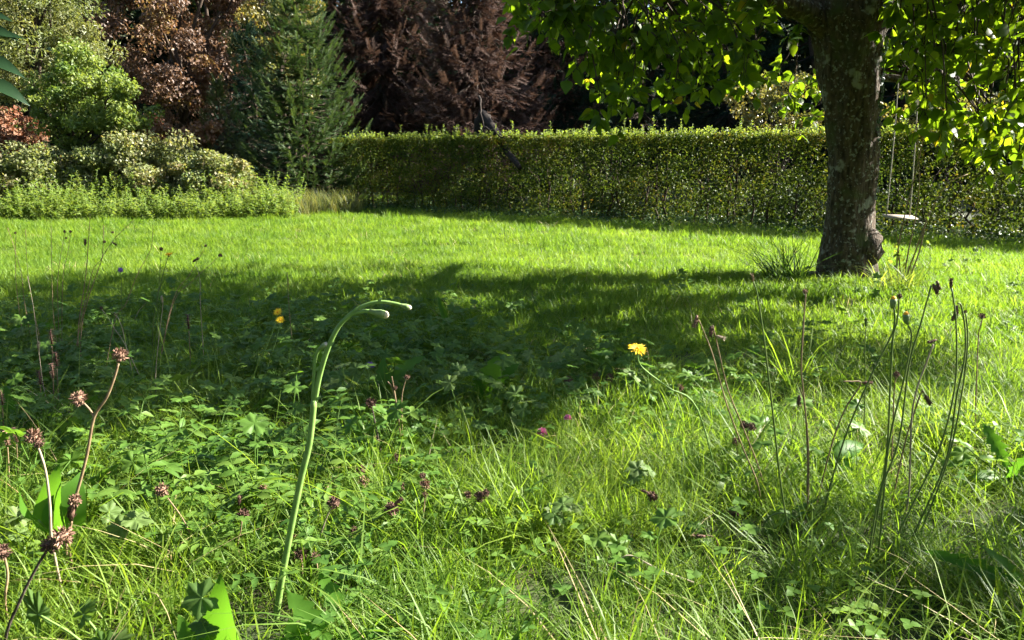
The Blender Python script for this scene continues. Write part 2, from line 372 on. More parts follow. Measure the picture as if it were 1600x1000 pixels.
# ------------------------------------------------------------------ grass
def points(dens, y0, y1, margin=1.0):
    out = []; yb = np.arange(y0, y1, 0.25)
    for a in yb:
        w = 0.70 * a + margin; n = rng.poisson(dens(a + 0.12) * 2 * w * 0.25)
        out.append(np.stack([rng.uniform(-w, w, n), rng.uniform(a, a + 0.25, n)], 1))
    P = np.concatenate(out); s, d = hedge_s(P[:, 0], P[:, 1])
    keep = ~((d > 0.02) & (s > 0)) & (np.hypot(P[:, 0] - TREE[0], P[:, 1] - TREE[1]) > 0.2)
    return P[keep]

def meshes_of(mat, *args, n=5, **kw):
    return [MB().add(*blades(*args, **kw)).mesh('tuft', mat) for _ in range(n)]

def lay(name, label, cat, P, variants, scl, idx, tint, tl=0.15):
    pos = np.column_stack([P, terrain(P[:, 0], P[:, 1]) - 0.004]); n = len(P)
    return scatter(name, label, cat, variants, pos, rng.random(n) * 6.283, rng.normal(0, tl, (n, 2)), scl, idx, np.clip(tint, 0, 1))

def patch(P, s, ph): return 0.5 + 0.42 * bumps(P[:, 0], P[:, 1], s, ph)

# far and middle lawn: mown short
P = points(lambda y: 120 if y < 7 else (85 if y < 11 else 50), 3.4, 21.0)
n = len(P); v = (meshes_of(M_GRASS, 84, (0.03, 0.075), (0.003, 0.006), 0.13, (0.05, 0.8), 2, 0.5, n=6)
                 + meshes_of(M_GRASS, 60, (0.05, 0.115), (0.003, 0.0055), 0.11, (0.05, 0.6), 3, 0.6, n=4)
                 + meshes_of(M_STRAW, 14, (0.04, 0.10), (0.003, 0.005), 0.10, (0.2, 1.2), 2, 0.5, n=2))
idx = np.where(rng.random(n) < 0.80, rng.integers(0, 6, n), rng.integers(6, 10, n)); idx = np.where(rng.random(n) < 0.03, rng.integers(10, 12, n), idx)
scl = rng.uniform(0.75, 1.3, n) * (1 + 0.25 * bumps(P[:, 0], P[:, 1], 1.3, 3)) * np.where(P[:, 1] > 10, 1.25, 1.0)
lay('lawn_grass', 'short mown lawn between the meadow and the hedge', 'grass', P, v, scl, idx, patch(P, 0.8, 1) + rng.normal(0, .15, n))

# near meadow: uncut, leaning, tangled
P = points(lambda y: 560 if y < 2.2 else (420 if y < 3.2 else 300), 0.55, 4.6, 0.9)
edge = 3.1 + 0.9 * (P[:, 0] < -0.6) + 0.4 * bumps(P[:, 0], P[:, 1], 1.2, 5)
P = P[P[:, 1] < edge + rng.normal(0, 0.35, len(P))]
hol = bumps(P[:, 0], P[:, 1], 3.1, 8) + .5 * bumps(P[:, 0], P[:, 1], 6.5, 2); P = P[rng.random(len(P)) < np.clip(.95 + 1.3 * (hol + .22), .22, 1)]
n = len(P)
v = (meshes_of(M_GRASS, 26, (0.05, 0.135), (0.0016, 0.0032), 0.05, (0.1, 1.0), 4, 0.9, n=8)
     + meshes_of(M_GRASS, 8, (0.12, 0.23), (0.002, 0.0036), 0.03, (0.05, 0.9), 4, 0.9, n=5)
     + meshes_of(M_STRAW, 7, (0.06, 0.18), (0.0012, 0.0024), 0.04, (0.3, 1.6), 4, 0.8, n=3)
     + meshes_of(M_GRASS, 44, (0.03, 0.09), (0.0016, 0.003), 0.06, (0.1, 1.0), 3, 0.7, n=5))
r = rng.random(n); idx = rng.integers(0, 8, n)
idx = np.where(r < 0.06, rng.integers(8, 13, n), idx); idx = np.where((r > 0.06) & (r < 0.10), rng.integers(13, 16, n), idx); idx = np.where(r > 0.66, rng.integers(16, 21, n), idx)
scl = rng.uniform(0.7, 1.25, n) * (1 + 0.38 * bumps(P[:, 0], P[:, 1], 2.1, 2))
lay('meadow_grass', 'long tangled uncut grass in the foreground', 'grass', P, v, scl, idx, patch(P, 1.6, 4) + rng.normal(0, .15, n) + 0.08)

# low herbs mixed into the grass: clover, cranesbill, vetch leaves
def herb_clover():
    m = MB()
    for _ in range(7):
        b = np.array([*rng.normal(0, 0.035, 2), 0]); top = b + np.array([*rng.normal(0, 0.015, 2), rng.uniform(0.05, 0.11)])
        m.tube([b, (b + top) / 2 + rng.normal(0, .004, 3), top], 0.0009, 3)
        k = rng.random() * 6.28; a = k + np.array([0, 2.09, 4.19]); d = np.stack([np.cos(a), np.sin(a), np.full(3, 0.15)], 1)
        m.stamp(*OVAL3, np.repeat(top[None], 3, 0), frames(d, np.tile([0, 0, 1.0], (3, 1)) + rng.normal(0, .25, (3, 3)), 0.015, 0.0125), rng.random())
    return m.mesh('herb', M_HERB)
def herb_palm(k=5, size=(0.04, 0.075), hh=(0.05, 0.15)):
    m = MB()
    for _ in range(k):
        b = np.array([*rng.normal(0, 0.03, 2), 0]); top = b + np.array([*rng.normal(0, 0.045, 2), rng.uniform(*hh)])
        m.tube([b, (b + top) / 2 + rng.normal(0, .006, 3), top], 0.0013, 3)
        d = np.array([[*rng.normal(0, 1, 2), -0.1]]); nn = np.array([[*rng.normal(0, 0.35, 2), 1.0]]); sz = rng.uniform(*size)
        m.stamp(*PALM, top[None], frames(d, nn, sz, sz), rng.random())
    return m.mesh('herb', M_HERB)
def herb_vetch():
    m = MB()
    for _ in range(4):
        b = np.array([*rng.normal(0, 0.03, 2), 0]); a = rng.random() * 6.28; L = rng.uniform(0.12, 0.24); dd = np.array([math.cos(a), math.sin(a), 0])
        t = np.linspace(0, 1, 7)[:, None]; Pp = b + dd * t * L * 0.7 + np.array([0, 0, 1]) * (t * 0.9 - 0.45 * t * t) * L
        m.tube(Pp, 0.0011, 3); side = np.cross(dd, [0, 0, 1])
        for i in range(1, 7):
            pos = np.repeat(Pp[i][None], 2, 0); d = np.stack([side + dd * .4, -side + dd * .4]) + rng.normal(0, .15, (2, 3))
            m.stamp(*OVAL3, pos, frames(d, np.tile([0, 0, 1.0], (2, 1)) + rng.normal(0, .3, (2, 3)), 0.03, 0.013), rng.random())
    return m.mesh('herb', M_HERB)
def herb_rosette():
    m = MB(); k = 7; a = np.arange(k) * 0.9 + rng.random(k)
    d = np.stack([np.cos(a), np.sin(a), rng.uniform(0.25, 0.9, k)], 1)
    m.stamp(*TOOTHED, rng.normal(0, .005, (k, 3)) * [1, 1, 0], frames(d, np.tile([0, 0, 1.0], (k, 1)), rng.uniform(.08, .16, k), rng.uniform(.03, .05, k)), rng.random(k))
    return m.mesh('herb', M_HERB)
P = points(lambda y: 190 if y < 3.6 else (110 if y < 6 else 22), 0.7, 8.5, 0.9)
u = bumps(P[:, 0], P[:, 1], 1.1, 9)
left = np.clip((-P[:, 0] + 0.2) / 0.9, 0, 1) * np.clip((4.9 - P[:, 1]) / 0.6, 0, 1)
mid = np.exp(-((P[:, 0] - 0.1) / 0.75) ** 2 - ((P[:, 1] - 2.75) / 0.5) ** 2)
vet = np.exp(-((P[:, 0] + 0.62) / 0.33) ** 2 - ((P[:, 1] - 1.72) / 0.22) ** 2) + 0.8 * np.exp(-((P[:, 0] + 0.38) / 0.16) ** 2 - ((P[:, 1] - 1.36) / 0.16) ** 2)
keep = rng.random(len(P)) < np.clip(0.04 + 0.16 * (u > 0.25) + 0.55 * left * (P[:, 1] > 1.6) + 0.7 * mid + 0.9 * vet, 0, 1)
P = P[keep]; left = left[keep]; mid = mid[keep]; vet = vet[keep]; n = len(P)
v = [herb_clover() for _ in range(4)] + [herb_palm() for _ in range(5)] + [herb_vetch() for _ in range(4)] + [herb_rosette() for _ in range(3)]
r = rng.random(n); idx = rng.integers(0, 4, n)
idx = np.where(r < 0.15 + 0.25 * left + 0.6 * mid, rng.integers(4, 9, n), idx)
idx = np.where((r > 0.70) & (mid < .5), np.where(left > .3, rng.integers(9, 13, n), idx), idx); idx = np.where(r > 0.93, rng.integers(13, 16, n), idx); idx = np.where((vet > .3) & (rng.random(n) < .75), rng.integers(9, 13, n), idx)
lay('meadow_herbs', 'low clover, vetch and cranesbill leaves growing through the grass', 'herbs', P, v, rng.uniform(0.75, 1.35, n), idx, patch(P, 1.6, 4) + rng.normal(0, .2, n), 0.1)

# ------------------------------------------------------------------ generic crowns
def clump_leaves(m, C, R, n, size, tmpl=DIAMOND, droop=0.2, wl=0.6, shell=0.5, rnd=None, up=0.4):
    """n leaves spread through clumps with centres C (k,3) and radii R (k,3)"""
    k = rng.integers(0, len(C), n); d = rdir(n); rad = shell + (1 - shell) * rng.random(n) ** 0.6
    inner = rng.random(n) < 0.25; rad = np.where(inner, rng.random(n), rad)
    pos = C[k] + d * R[k] * rad[:, None]
    nn = d * 0.6 + rdir(n) * 0.8 + np.array([0, 0, up]); ld = rdir(n) + np.array([0, 0, -droop])
    L = rng.uniform(0.65, 1.25, n) * size
    kr = rng.random(len(C)) * 0.5
    m.stamp(*tmpl, pos, frames(ld, nn, L, L * wl), np.clip((kr[k] + rng.random(n) * 0.5) if rnd is None else rnd + rng.normal(0, .12, n), 0, 1))
    return m

def ellipsoid_clumps(c, r, k, cr, keep=None, shell=0.35):
    d = rdir(k); rad = shell + (1 - shell) * rng.random(k) ** 0.5
    C = np.asarray(c) + d * np.asarray(r) * rad[:, None]
    R = rng.uniform(cr[0], cr[1], (k, 1)) * np.array([[1.15, 1.15, 0.75]]) * rng.uniform(0.85, 1.15, (k, 3))
    return C, R

def limb_path(a, b, sag=0.1, n=7):
    t = np.linspace(0, 1, n)[:, None]; p = a + (b - a) * t
    p = p + np.array([0, 0, 1]) * (np.sin(math.pi * t) * sag * np.linalg.norm(b - a)); p[1:-1] += rng.normal(0, 0.025, (n - 2, 3)) * np.linalg.norm(b - a)
    return p

def leafy_tree(name, label, cat, base, height, C, R, n, size, mat, tr=0.10, limbs=14, tmpl=DIAMOND, wl=0.6, droop=0.2, bark=None, lean=(0, 0), group=None):
    t = thing(name, label, cat, base, group)
    top = base + np.array([lean[0], lean[1], height])
    tp = limb_path(base - np.array([0, 0, 0.1]), top, 0.0, 9)
    MB().tube(tp, np.linspace(tr, tr * 0.25, 9), 7, wob=0.06).build('trunk', bark or M_TWIG, t, True)
    for c in C[rng.permutation(len(C))[:limbs]]:
        h = np.clip((c[2] - base[2]) * rng.uniform(0.35, 0.75) / height, 0.08, 0.95); s = tp[int(h * 8)]
        MB().tube(limb_path(s, c, 0.08), np.linspace(tr * 0.4, tr * 0.08, 7), 5).build('limb', bark or M_TWIG, t, True)
    tag(clump_leaves(MB(), C, R, n, size, tmpl, droop, wl).build('crown', mat, t), kind='stuff')
    return t

def px_ellipse(cx, cy, rx, ry, Y, depth):
    """ellipsoid whose outline covers a pixel ellipse at distance Y"""
    c = at(cx, cy, Y); k = Y / FPX
    return c, np.array([rx * k, depth, ry * k])

# ------------------------------------------------------------------ hedge
ht = thing('hedge', 'long clipped garden hedge with yellow green top and bare stems showing low down', 'hedge', [*(H0 + HU * HLEN / 2), 0.0])
def hpt(s, d, z):
    s = np.asarray(s); d = np.asarray(d)
    xy = H0 + s[:, None] * HU + d[:, None] * HN
    return np.column_stack([xy, terrain(xy[:, 0], xy[:, 1]) * 0 + z])
for k in range(58):
    s = (k + rng.uniform(0.1, 0.9)) * HLEN / 58; d = HT * rng.uniform(0.35, 0.6); m = MB()
    b = hpt([s], [d], [-0.03])[0]; tp = hpt([s + rng.normal(0, .10)], [d + rng.normal(0, .08)], [rng.uniform(1.0, 1.4)])[0]
    lp = limb_path(b, tp, 0, 8); m.tube(lp, np.linspace(0.022, 0.006, 8) * rng.uniform(.7, 1.3), 5)
    for q in range(4):
        a = lp[rng.integers(2, 6)]; e = a + np.array([*(HU * rng.normal(0, .22)), rng.uniform(.15, .4)]) + np.array([*(HN * rng.normal(0, .18)), 0])
        m.tube(limb_path(a, e, 0, 4), np.linspace(0.008, 0.003, 4), 4)
    m.build('stem', M_TWIG, ht, True)
def hedge_leaf_cloud():
    n = 135000; s = rng.uniform(0, HLEN, n); u = rng.random(n)
    d = np.where(u < 0.42, np.abs(rng.normal(0, 0.08, n)), np.where(u < 0.62, HT - np.abs(rng.normal(0, 0.08, n)), rng.uniform(0, HT, n)))
    z = HH * rng.random(n) ** 0.85
    top = rng.random(n) < 0.22; z = np.where(top, HH - np.abs(rng.normal(0, .07, n)), z); d = np.where(top, rng.uniform(0, HT, n), d)
    z = z + 0.035 * bumps(s, d, 1.8, 2) + 0.02; d = d + 0.07 * bumps(s, z, 1.6, 4)
    dens = bumps(s, z * 1.3, 2.3, 1) + 0.5 * bumps(s, z, 5.0, 7)
    keep = (rng.random(n) < np.clip(0.64 + 0.8 * dens - 0.12 * np.clip((0.75 - z) / 0.75, 0, 1) + 0.6 * np.clip((0.16 - z) / 0.1, 0, 1), 0.1, 1)) | top
    s, d, z = s[keep], d[keep], z[keep]; n = len(s)
    nn = rdir(n) + np.array([0, 0, 0.5]); L = rng.uniform(0.035, 0.062, n)
    col = np.clip(0.38 + 0.28 * bumps(s, z, 1.1, 6) + rng.normal(0, .2, n) + 0.12 * (z > HH - .12), 0, 1)
    return MB().stamp(*DIAMOND, hpt(s, d, z), frames(rdir(n) + [0, 0, -.2], nn, L, L * 0.62), col)
tag(hedge_leaf_cloud().build('foliage', M_HEDGE, ht), kind='stuff')
m = MB(); k = 30000; sg = rng.uniform(0, HLEN, k); dg = rng.uniform(-.55, HT + 2.6, k)
m.stamp(*DIAMOND, hpt(sg, dg, .02 + .13 * rng.random(k) * np.clip(1.3 - np.abs(dg - .3), .5, 1)), frames(rdir(k) * [1, 1, .4], rdir(k) * .6 + [0, 0, 1], rng.uniform(.04, .075, k), rng.uniform(.03, .05, k)))
tag(m.build('hedge_darkening_ivy', M_IVY), 'dark ivy carpet added along the foot of the hedge to darken the ground', 'ivy', kind='stuff')  # dark leaf layer added to deepen the ground tone under and behind the hedge
m = MB(); k = 110; sg = rng.uniform(2, HLEN, k); Cu = hpt(sg, HT + rng.uniform(.5, 2.2, k), rng.uniform(.1, .7, k))
clump_leaves(m, Cu, np.full((k, 3), .34) * rng.uniform(.7, 1.3, (k, 1)), 15000, .085, wl=.7)
tag(m.build('undergrowth', M_WOOD), 'dark low undergrowth behind the hedge', 'undergrowth', kind='stuff')
m = MB()
for _ in range(900):
    s, d = rng.uniform(0.3, HLEN - .2), rng.uniform(0.0, HT); L = rng.uniform(0.05, 0.15) * (1 + (rng.random() < .10) * 1.2)
    b = hpt([s], [d], [HH - .05 + 0.035 * float(bumps(s, d, 1.8, 2))])[0]; e = b + np.array([rng.normal(0, .03), rng.normal(0, .03), L + .05])
    m.tube([b, (b + e) / 2, e], 0.003, 3); k = int(7 + L * 60); t = rng.random(k)[:, None]
    az = rng.random(k) * 6.28; dd = np.stack([np.cos(az), np.sin(az), np.full(k, 0.5)], 1)
    m.stamp(*DIAMOND, b + (e - b) * (0.15 + 0.85 * t), frames(dd, rdir(k) + [0, 0, 1], rng.uniform(.03, .05, k), rng.uniform(.02, .03, k)))
tag(m.build('top_shoots', M_SHOOT, ht), kind='stuff')
# ------------------------------------------------------------------ background trees
# big pale willow at far left
c, r = px_ellipse(35, 40, 140, 200, 20, 1.7); C, R = ellipsoid_clumps(c, r, 110, (0.25, 0.5), shell=.25)
leafy_tree('willow_tree', 'tall pale yellow green willow at the far left edge', 'tree', on_ground(c[0], 20), 4.6, C, R, 34000, 0.11, M_WILLOW, 0.13, tmpl=DIAMOND, wl=0.33, droop=0.5)
# elder-like small tree with fresh green crown
parts_ = [ellipsoid_clumps(*px_ellipse(x_, y_, rx_, ry_, yy_, dp_), kk_, (0.13, 0.3), shell=.2) for x_, y_, rx_, ry_, yy_, dp_, kk_ in ((125, 118, 62, 42, 16.9, .7, 26), (180, 160, 62, 40, 16.4, .7, 28), (90, 170, 50, 50, 16.6, .7, 22), (150, 205, 75, 35, 16.3, .6, 22))]
C = np.concatenate([p_[0] for p_ in parts_]); R = np.concatenate([p_[1] for p_ in parts_])
leafy_tree('elder_tree', 'small fresh green tree with dark thin trunk among the brambles', 'tree', on_ground(at(108, 250, 16.6)[0], 16.6), 2.4, C, R, 17000, 0.08, M_ELDER, 0.06, limbs=22)
# brown beeches
for (cx, cy, rx, ry, Y, dp, lab, nn) in ((265, 20, 125, 200, 24.5, 2.2, 'tall brown leaved beech between the pale willow and the spruce', 34000),
                                         (330, -60, 150, 200, 28, 2.5, 'taller brown leaved beech further back above the spruce', 26000)):
    c, r = px_ellipse(cx, cy, rx, ry, Y, dp); C, R = ellipsoid_clumps(c, r, 110, (0.35, 0.65))
    leafy_tree('beech_tree', lab, 'tree', on_ground(c[0], Y), 7.0, C, R, nn, 0.12, M_BROWN, 0.2, limbs=20, droop=0.6, group='brown leaved trees behind the garden')
# grey green birch behind the spruce
c, r = px_ellipse(432, 60, 62, 130, 20, 0.9); C, R = ellipsoid_clumps(c, r, 46, (0.2, 0.4))
leafy_tree('birch_tree', 'pale whitish green birch crown just behind the spruce', 'tree', on_ground(c[0], 20), 4.6, C, R, 13000, 0.09, M_BIRCH, 0.09, droop=0.5)

# conifers
def spray_template(k=9):
    V = [[-.02, 0, 0], [.02, 0, 0], [0, 1, 0]]; F = [[0, 1, 2]]
    for i in range(k):
        y = 0.06 + 0.88 * i / k; L = 0.24 * (1 - 0.4 * i / k)
        for sx in (-1, 1):
            b = len(V); z = 0.05 * ((i % 3) - 1)
            V += [[0, y - .03, 0], [0, y + .045, 0], [sx * L * .75, y + L * .75, z]]; F.append([b, b + 1, b + 2])
    for i in range(4):
        b = len(V); y = .15 + .2 * i; V += [[-.02, y, 0], [.02, y, 0], [0, y + .14, .16]]; F.append([b, b + 1, b + 2])
    return np.array(V, float), np.array(F)
SPRAY = spray_template()

def conifer(name, label, base, H, Rm, mat, levels=26, per=9, droop=0.25, tip=0.25, spray=0.26, dens=1.0, bark=None, low=0.06, tr=None, gap=0.0, group=None, power=0.85):
    t = thing(name, label, 'tree', base, group); tr = tr or H * 0.016
    top = base + np.array([0, 0, H])
    MB().tube(limb_path(base - [0, 0, .1], top, 0, 10), np.linspace(tr, tr * .12, 10), 7).build('trunk', bark or M_TWIG, t, True)
    sp_p, sp_d, sp_l, sp_r = [], [], [], []; wood = MB()
    for i in range(levels):
        f = low + (0.985 - low) * (i + rng.uniform(-.3, .3)) / (levels - 1); f = min(max(f, low), .985)
        z = base[2] + f * H
        for k in range(per):
            if rng.random() < gap: continue
            az = rng.random() * 6.283; L = Rm * (1 - f) ** power * rng.uniform(0.75, 1.12) + 0.08 * H * .12
            h = np.array([math.cos(az), math.sin(az), 0]); n = 8; tt = np.linspace(0, 1, n)[:, None]
            P = np.array([base[0], base[1], z]) + h * tt * L + np.array([0, 0, 1]) * L * (0.22 * (f - 0.3) * tt - droop * np.sin(math.pi * tt * .75) + tip * tt ** 3)
            wood.tube(P, np.linspace(0.011 * L + .004, .002, n), 4)
            ns = int(max(5, 16 * L / spray * 0.28 * dens)); q = 0.04 + 0.96 * rng.random(ns) ** 0.7
            ii = np.clip((q * (n - 1)).astype(int), 0, n - 2); fr = (q * (n - 1) - ii)[:, None]
            pos = P[ii] * (1 - fr) + P[ii + 1] * fr; tan = nrm(P[ii + 1] - P[ii]); sd = np.cross(tan, [0, 0, 1.0]) * rng.choice([-1, 1], ns)[:, None]
            d = tan * rng.uniform(.5, 1.0, (ns, 1)) + sd * rng.uniform(.2, 1, (ns, 1)) + np.array([0, 0, -1]) * rng.uniform(0, .9, (ns, 1)) * droop * 2.2 + rng.normal(0, .15, (ns, 3))
            sp_p.append(pos); sp_d.append(d); sp_l.append(spray * rng.uniform(.6, 1.2, ns) * (1.15 - .4 * q)); sp_r.append(np.clip(.2 + .5 * q + rng.normal(0, .18, ns), 0, 1))
            sp_p.append(P[-1:]); sp_d.append(nrm(P[-1:] - P[-2:-1]) + [0, 0, .2]); sp_l.append([spray]); sp_r.append([.9])
    wood.build('branches', bark or M_TWIG, t)['kind'] = 'stuff'
    p = np.concatenate(sp_p); d = np.concatenate(sp_d); l = np.concatenate(sp_l)
    o = MB().stamp(*SPRAY, p, frames(d, np.tile([0, 0, 1.0], (len(p), 1)) + rng.normal(0, .35, (len(p), 3)), l, l * rng.uniform(.9, 1.4, len(p))), np.concatenate(sp_r)).build('needles', mat, t)
    tag(o, kind='stuff'); return t

conifer('spruce_tree', 'bushy young green spruce lit from the right at the end of the hedge', on_ground(at(482, 300, 17.4)[0], 17.4), 4.7, 1.62, M_SPRUCE, 34, 12, 0.14, 0.32, 0.21, 1.5, low=0.03, power=0.60)
conifer('spruce_tree', 'small olive green spruce just left of the big spruce', on_ground(at(352, 290, 17.2)[0], 17.2), 2.75, 0.75, M_OLIVE, 18, 8, 0.2, 0.3, 0.2, 1.2, low=0.05)
conifer('spruce_tree', 'dark shaded spruce crowding the big spruce from behind', on_ground(at(400, 280, 18.9)[0], 18.9), 4.0, 1.3, M_DARKCON, 22, 9, 0.2, 0.25, 0.3, 1.0)
for px, Y, H, Rm, lab in ((600, 26, 9, 2.8, 'dead brown conifer next to the green spruce'), (748, 23.0, 8.5, 2.5, 'dead brown conifer with bare grey trunk behind the hedge'), (845, 27, 9.5, 2.3, 'dead brown conifer furthest right, behind the apple crown tip')):
    conifer('dead_conifer', lab, on_ground(at(px, 240, Y)[0], Y), H, Rm, M_DEADCON, 34, 11, 0.38, 0.12, 0.42, 1.5, bark=M_DEADWOOD, low=0.12, gap=0.1, group='dead brown conifers behind the hedge', tr=0.13, power=0.6)
darks = [(560, 29, 10, 2.8, 'dark green conifer between spruce and dead brown conifers'), (700, 30, 11, 3.0, 'dark conifer seen through the dead brown branches'),
         (880, 26.5, 7, 2.2, 'dark blue green conifer right of the dead brown trunk'), (1000, 27, 8.5, 2.6, 'dark conifer behind the left tip of the apple crown'),
         (1130, 25.5, 8.5, 2.5, 'dark conifer behind the middle of the apple crown'), (1260, 26, 9, 2.6, 'dark conifer just left of the apple trunk'),
         (1420, 23, 8, 2.4, 'dark conifer just right of the apple trunk'), (1560, 22, 8, 2.4, 'dark conifer at the right picture edge'), (80, 30, 10, 3, 'dark conifer behind the willow'), (250, 32, 11, 3, 'dark conifer behind the brown beeches')]
for px, Y, H, Rm, lab in darks:
    conifer('dark_conifer', lab, on_ground(at(px, 240, Y)[0], Y), H, Rm, M_DARKCON, 24, 9, 0.25, 0.2, 0.5, 0.8, low=0.03, group='dark conifers of the woodland edge', power=0.6)
# woodland on the slope behind, one dark mass; it runs on out of the frame to the right and shades the edge
m = MB(); k = 640
wy = rng.uniform(31, 46, k); wx = rng.uniform(-1, 1, k) * (0.75 * wy + 12); wz = terrain(wx, wy) + rng.uniform(0.3, 9, k)
Cw = np.column_stack([wx, wy, wz]); clump_leaves(m, Cw, np.full((k, 3), 1.7) * rng.uniform(.7, 1.3, (k, 1)), 130000, 0.38, wl=0.8)
tag(m.build('woodland', M_WOOD), 'dark dense woodland on the slope behind everything', 'woodland', kind='stuff')
m = MB(); k = 150
wx = rng.uniform(11, 27, k); wy = rng.uniform(19.5, 30, k); wz = rng.uniform(0.5, 12, k)
Cw = np.column_stack([wx, wy, wz]); clump_leaves(m, Cw, np.full((k, 3), 1.25) * rng.uniform(.7, 1.3, (k, 1)), 42000, 0.28, wl=0.75)
tag(m.build('woodland', M_WOOD), 'dark woodland edge continuing past the right picture edge', 'woodland', kind='stuff')

m = MB(); k = 420                                               # unseen foliage added behind and at left to cut down sky light
wx = np.concatenate([rng.uniform(-30, 30, 260), rng.uniform(-24, -15, 160)]); wy = np.concatenate([rng.uniform(-24, -11, 260), rng.uniform(-12, 13, 160)]); wz = rng.uniform(0.5, 13, k)
clump_leaves(m, np.column_stack([wx, wy, wz]), np.full((k, 3), 1.6) * rng.uniform(.7, 1.3, (k, 1)), 70000, 0.4, wl=0.75)
tag(m.build('woodland', M_WOOD), 'unseen foliage added behind the viewer and beyond the left edge to cut sky light', 'woodland', kind='stuff')

# shrubs behind the right part of the hedge
for (cx, cy, rx, ry, Y, lab, mt) in ((1215, 165, 80, 45, 15.2, 'sparse yellow green shrub behind the hedge left of the apple trunk', M_BIRCH), (1490, 180, 110, 60, 13.6, 'sunlit yellowish shrub behind the hedge right of the apple trunk', M_BIRCH)):
    c, r = px_ellipse(cx, cy, rx, ry, Y, .6); C, R = ellipsoid_clumps(c, r, 40, (.12, .26))
    leafy_tree('garden_shrub', lab, 'shrub', on_ground(c[0], Y), max(1.2, c[2] - .1), C, R, 3600, .075, mt, .03, limbs=24)

# left thicket: bramble mounds, rusty shrubs, herbs in front
def mound(name, lab, cat, cx, cy, rx, ry, Y, depth, k, cr, n, size, mat, group=None, wl=.7):
    c, r = px_ellipse(cx, cy, rx, ry, Y, depth); C, R = ellipsoid_clumps(c, r, k, cr, shell=.2)
    C[:, 2] = np.maximum(C[:, 2], terrain(C[:, 0], C[:, 1]) + .12)
    t = thing(name, lab, cat, on_ground(c[0], Y), group); m = MB()
    for q in rng.permutation(k)[:18]:
        MB().tube(limb_path(on_ground(c[0] + rng.normal(0, .3 * r[0]), Y + rng.normal(0, .3 * depth)), C[q], .15), np.linspace(.012, .004, 7), 4).build('cane', M_TWIG, t)
    tag(clump_leaves(MB(), C, R, n, size, DIAMOND, .1, wl, up=.6).build('foliage', mat, t), kind='stuff'); return t
G = 'bramble mounds on the left'
mound('bramble_thicket', 'grey green bramble mound at the left edge below the small tree', 'bramble', 35, 285, 125, 62, 15.6, .8, 90, (.16, .32), 24000, .065, M_BRAM, G)
mound('bramble_thicket', 'wide pale bramble mound right of the small tree', 'bramble', 235, 285, 150, 74, 16.0, .9, 130, (.16, .34), 36000, .065, M_BRAM, G)
mound('bramble_thicket', 'dark low bramble mound under the big spruce', 'bramble', 345, 295, 70, 52, 15.6, .7, 50, (.14, .28), 13000, .065, M_BRAM, G)
mound('dry_shrub', 'reddish dry shrub at the left edge behind the brambles', 'shrub', 18, 205, 60, 34, 17.4, .6, 26, (.14, .26), 4200, .085, M_RUST)
mound('dry_shrub', 'pinkish dry grass clump behind the wide bramble mound', 'shrub', 245, 207, 45, 20, 17.2, .5, 16, (.12, .2), 2600, .08, M_RUST)
mound('dry_shrub', 'rust brown dead fern beside the small olive spruce', 'shrub', 318, 205, 30, 20, 17.0, .4, 14, (.1, .18), 2000, .08, M_RUST)
G = 'bright herbs along the thicket edge'
def herb_bank(lab, x0, x1, ytop, ybase, n, mat, hs=(.22, .75)):
    """upright leafy shoots standing close together along the lawn edge"""
    t = thing('nettle_patch', lab, 'nettles', gnd((x0 + x1) / 2, ybase), G); ms = MB(); ml = MB()
    for _ in range(n):
        x = rng.uniform(x0, x1); g = gnd(x, ybase); f = rng.random() ** 1.1; b = on_ground(g[0] * (1 + f * .08), g[1] + f * 1.5)
        H = rng.uniform(*hs) * (0.55 + 0.55 * f) * (1 + .45 * float(bumps(x * .03, f * 2, 1.0, 3))) * (ybase - ytop) / 55
        e = b + np.array([*rng.normal(0, .05 + .22 * H, 2), H]); ms.tube([b, (b + e) / 2 + rng.normal(0, .01, 3), e], [.004, .003, .002], 3)
        k = int(H * 55) + 6; q = rng.random(k) ** .8; az = rng.random(k) * 6.28
        d = np.stack([np.cos(az), np.sin(az), rng.uniform(-.3, .7, k)], 1); L = rng.uniform(.035, .085, k) * (1.15 - .35 * q)
        ml.stamp(*DIAMOND, b + (e - b) * (.12 + .9 * q)[:, None], frames(d, np.array([0, 0, 1.0]) + rdir(k) * .6, L, L * .5), np.clip(rng.random() * .5 + rng.random(k) * .5, 0, 1))
    tag(ms.build('shoots', M_STEM_D, t), kind='stuff'); tag(ml.build('foliage', mat, t), kind='stuff')
herb_bank('bright green nettle patch at the left edge of the lawn', -80, 115, 285, 348, 560, M_NETTLE)
herb_bank('pale green herb patch in front of the wide bramble mound', 115, 330, 292, 347, 560, M_NETTLE)
herb_bank('rounded light green herb patch in front of the spruce', 330, 462, 286, 345, 420, M_NETTLE)
# tall pale grasses at the foot of the spruce
for k, (px, py, w, lab) in enumerate(((470, 336, 40, 'pale tall grass clump left of the hedge end'), (530, 334, 38, 'pale seeding grass clump touching the hedge end'))):
    g = gnd(px, py); t = thing('tall_grass', lab, 'grass', g, 'pale tall grass at the foot of the spruce')
    V, F, R = blades(700, (.3, .62), (.006, .011), w * g[1] / FPX, (.02, .5), 4, .6)
    tag(MB().add(V + g, F, R).build('blades', M_WILLOW, t), kind='stuff')

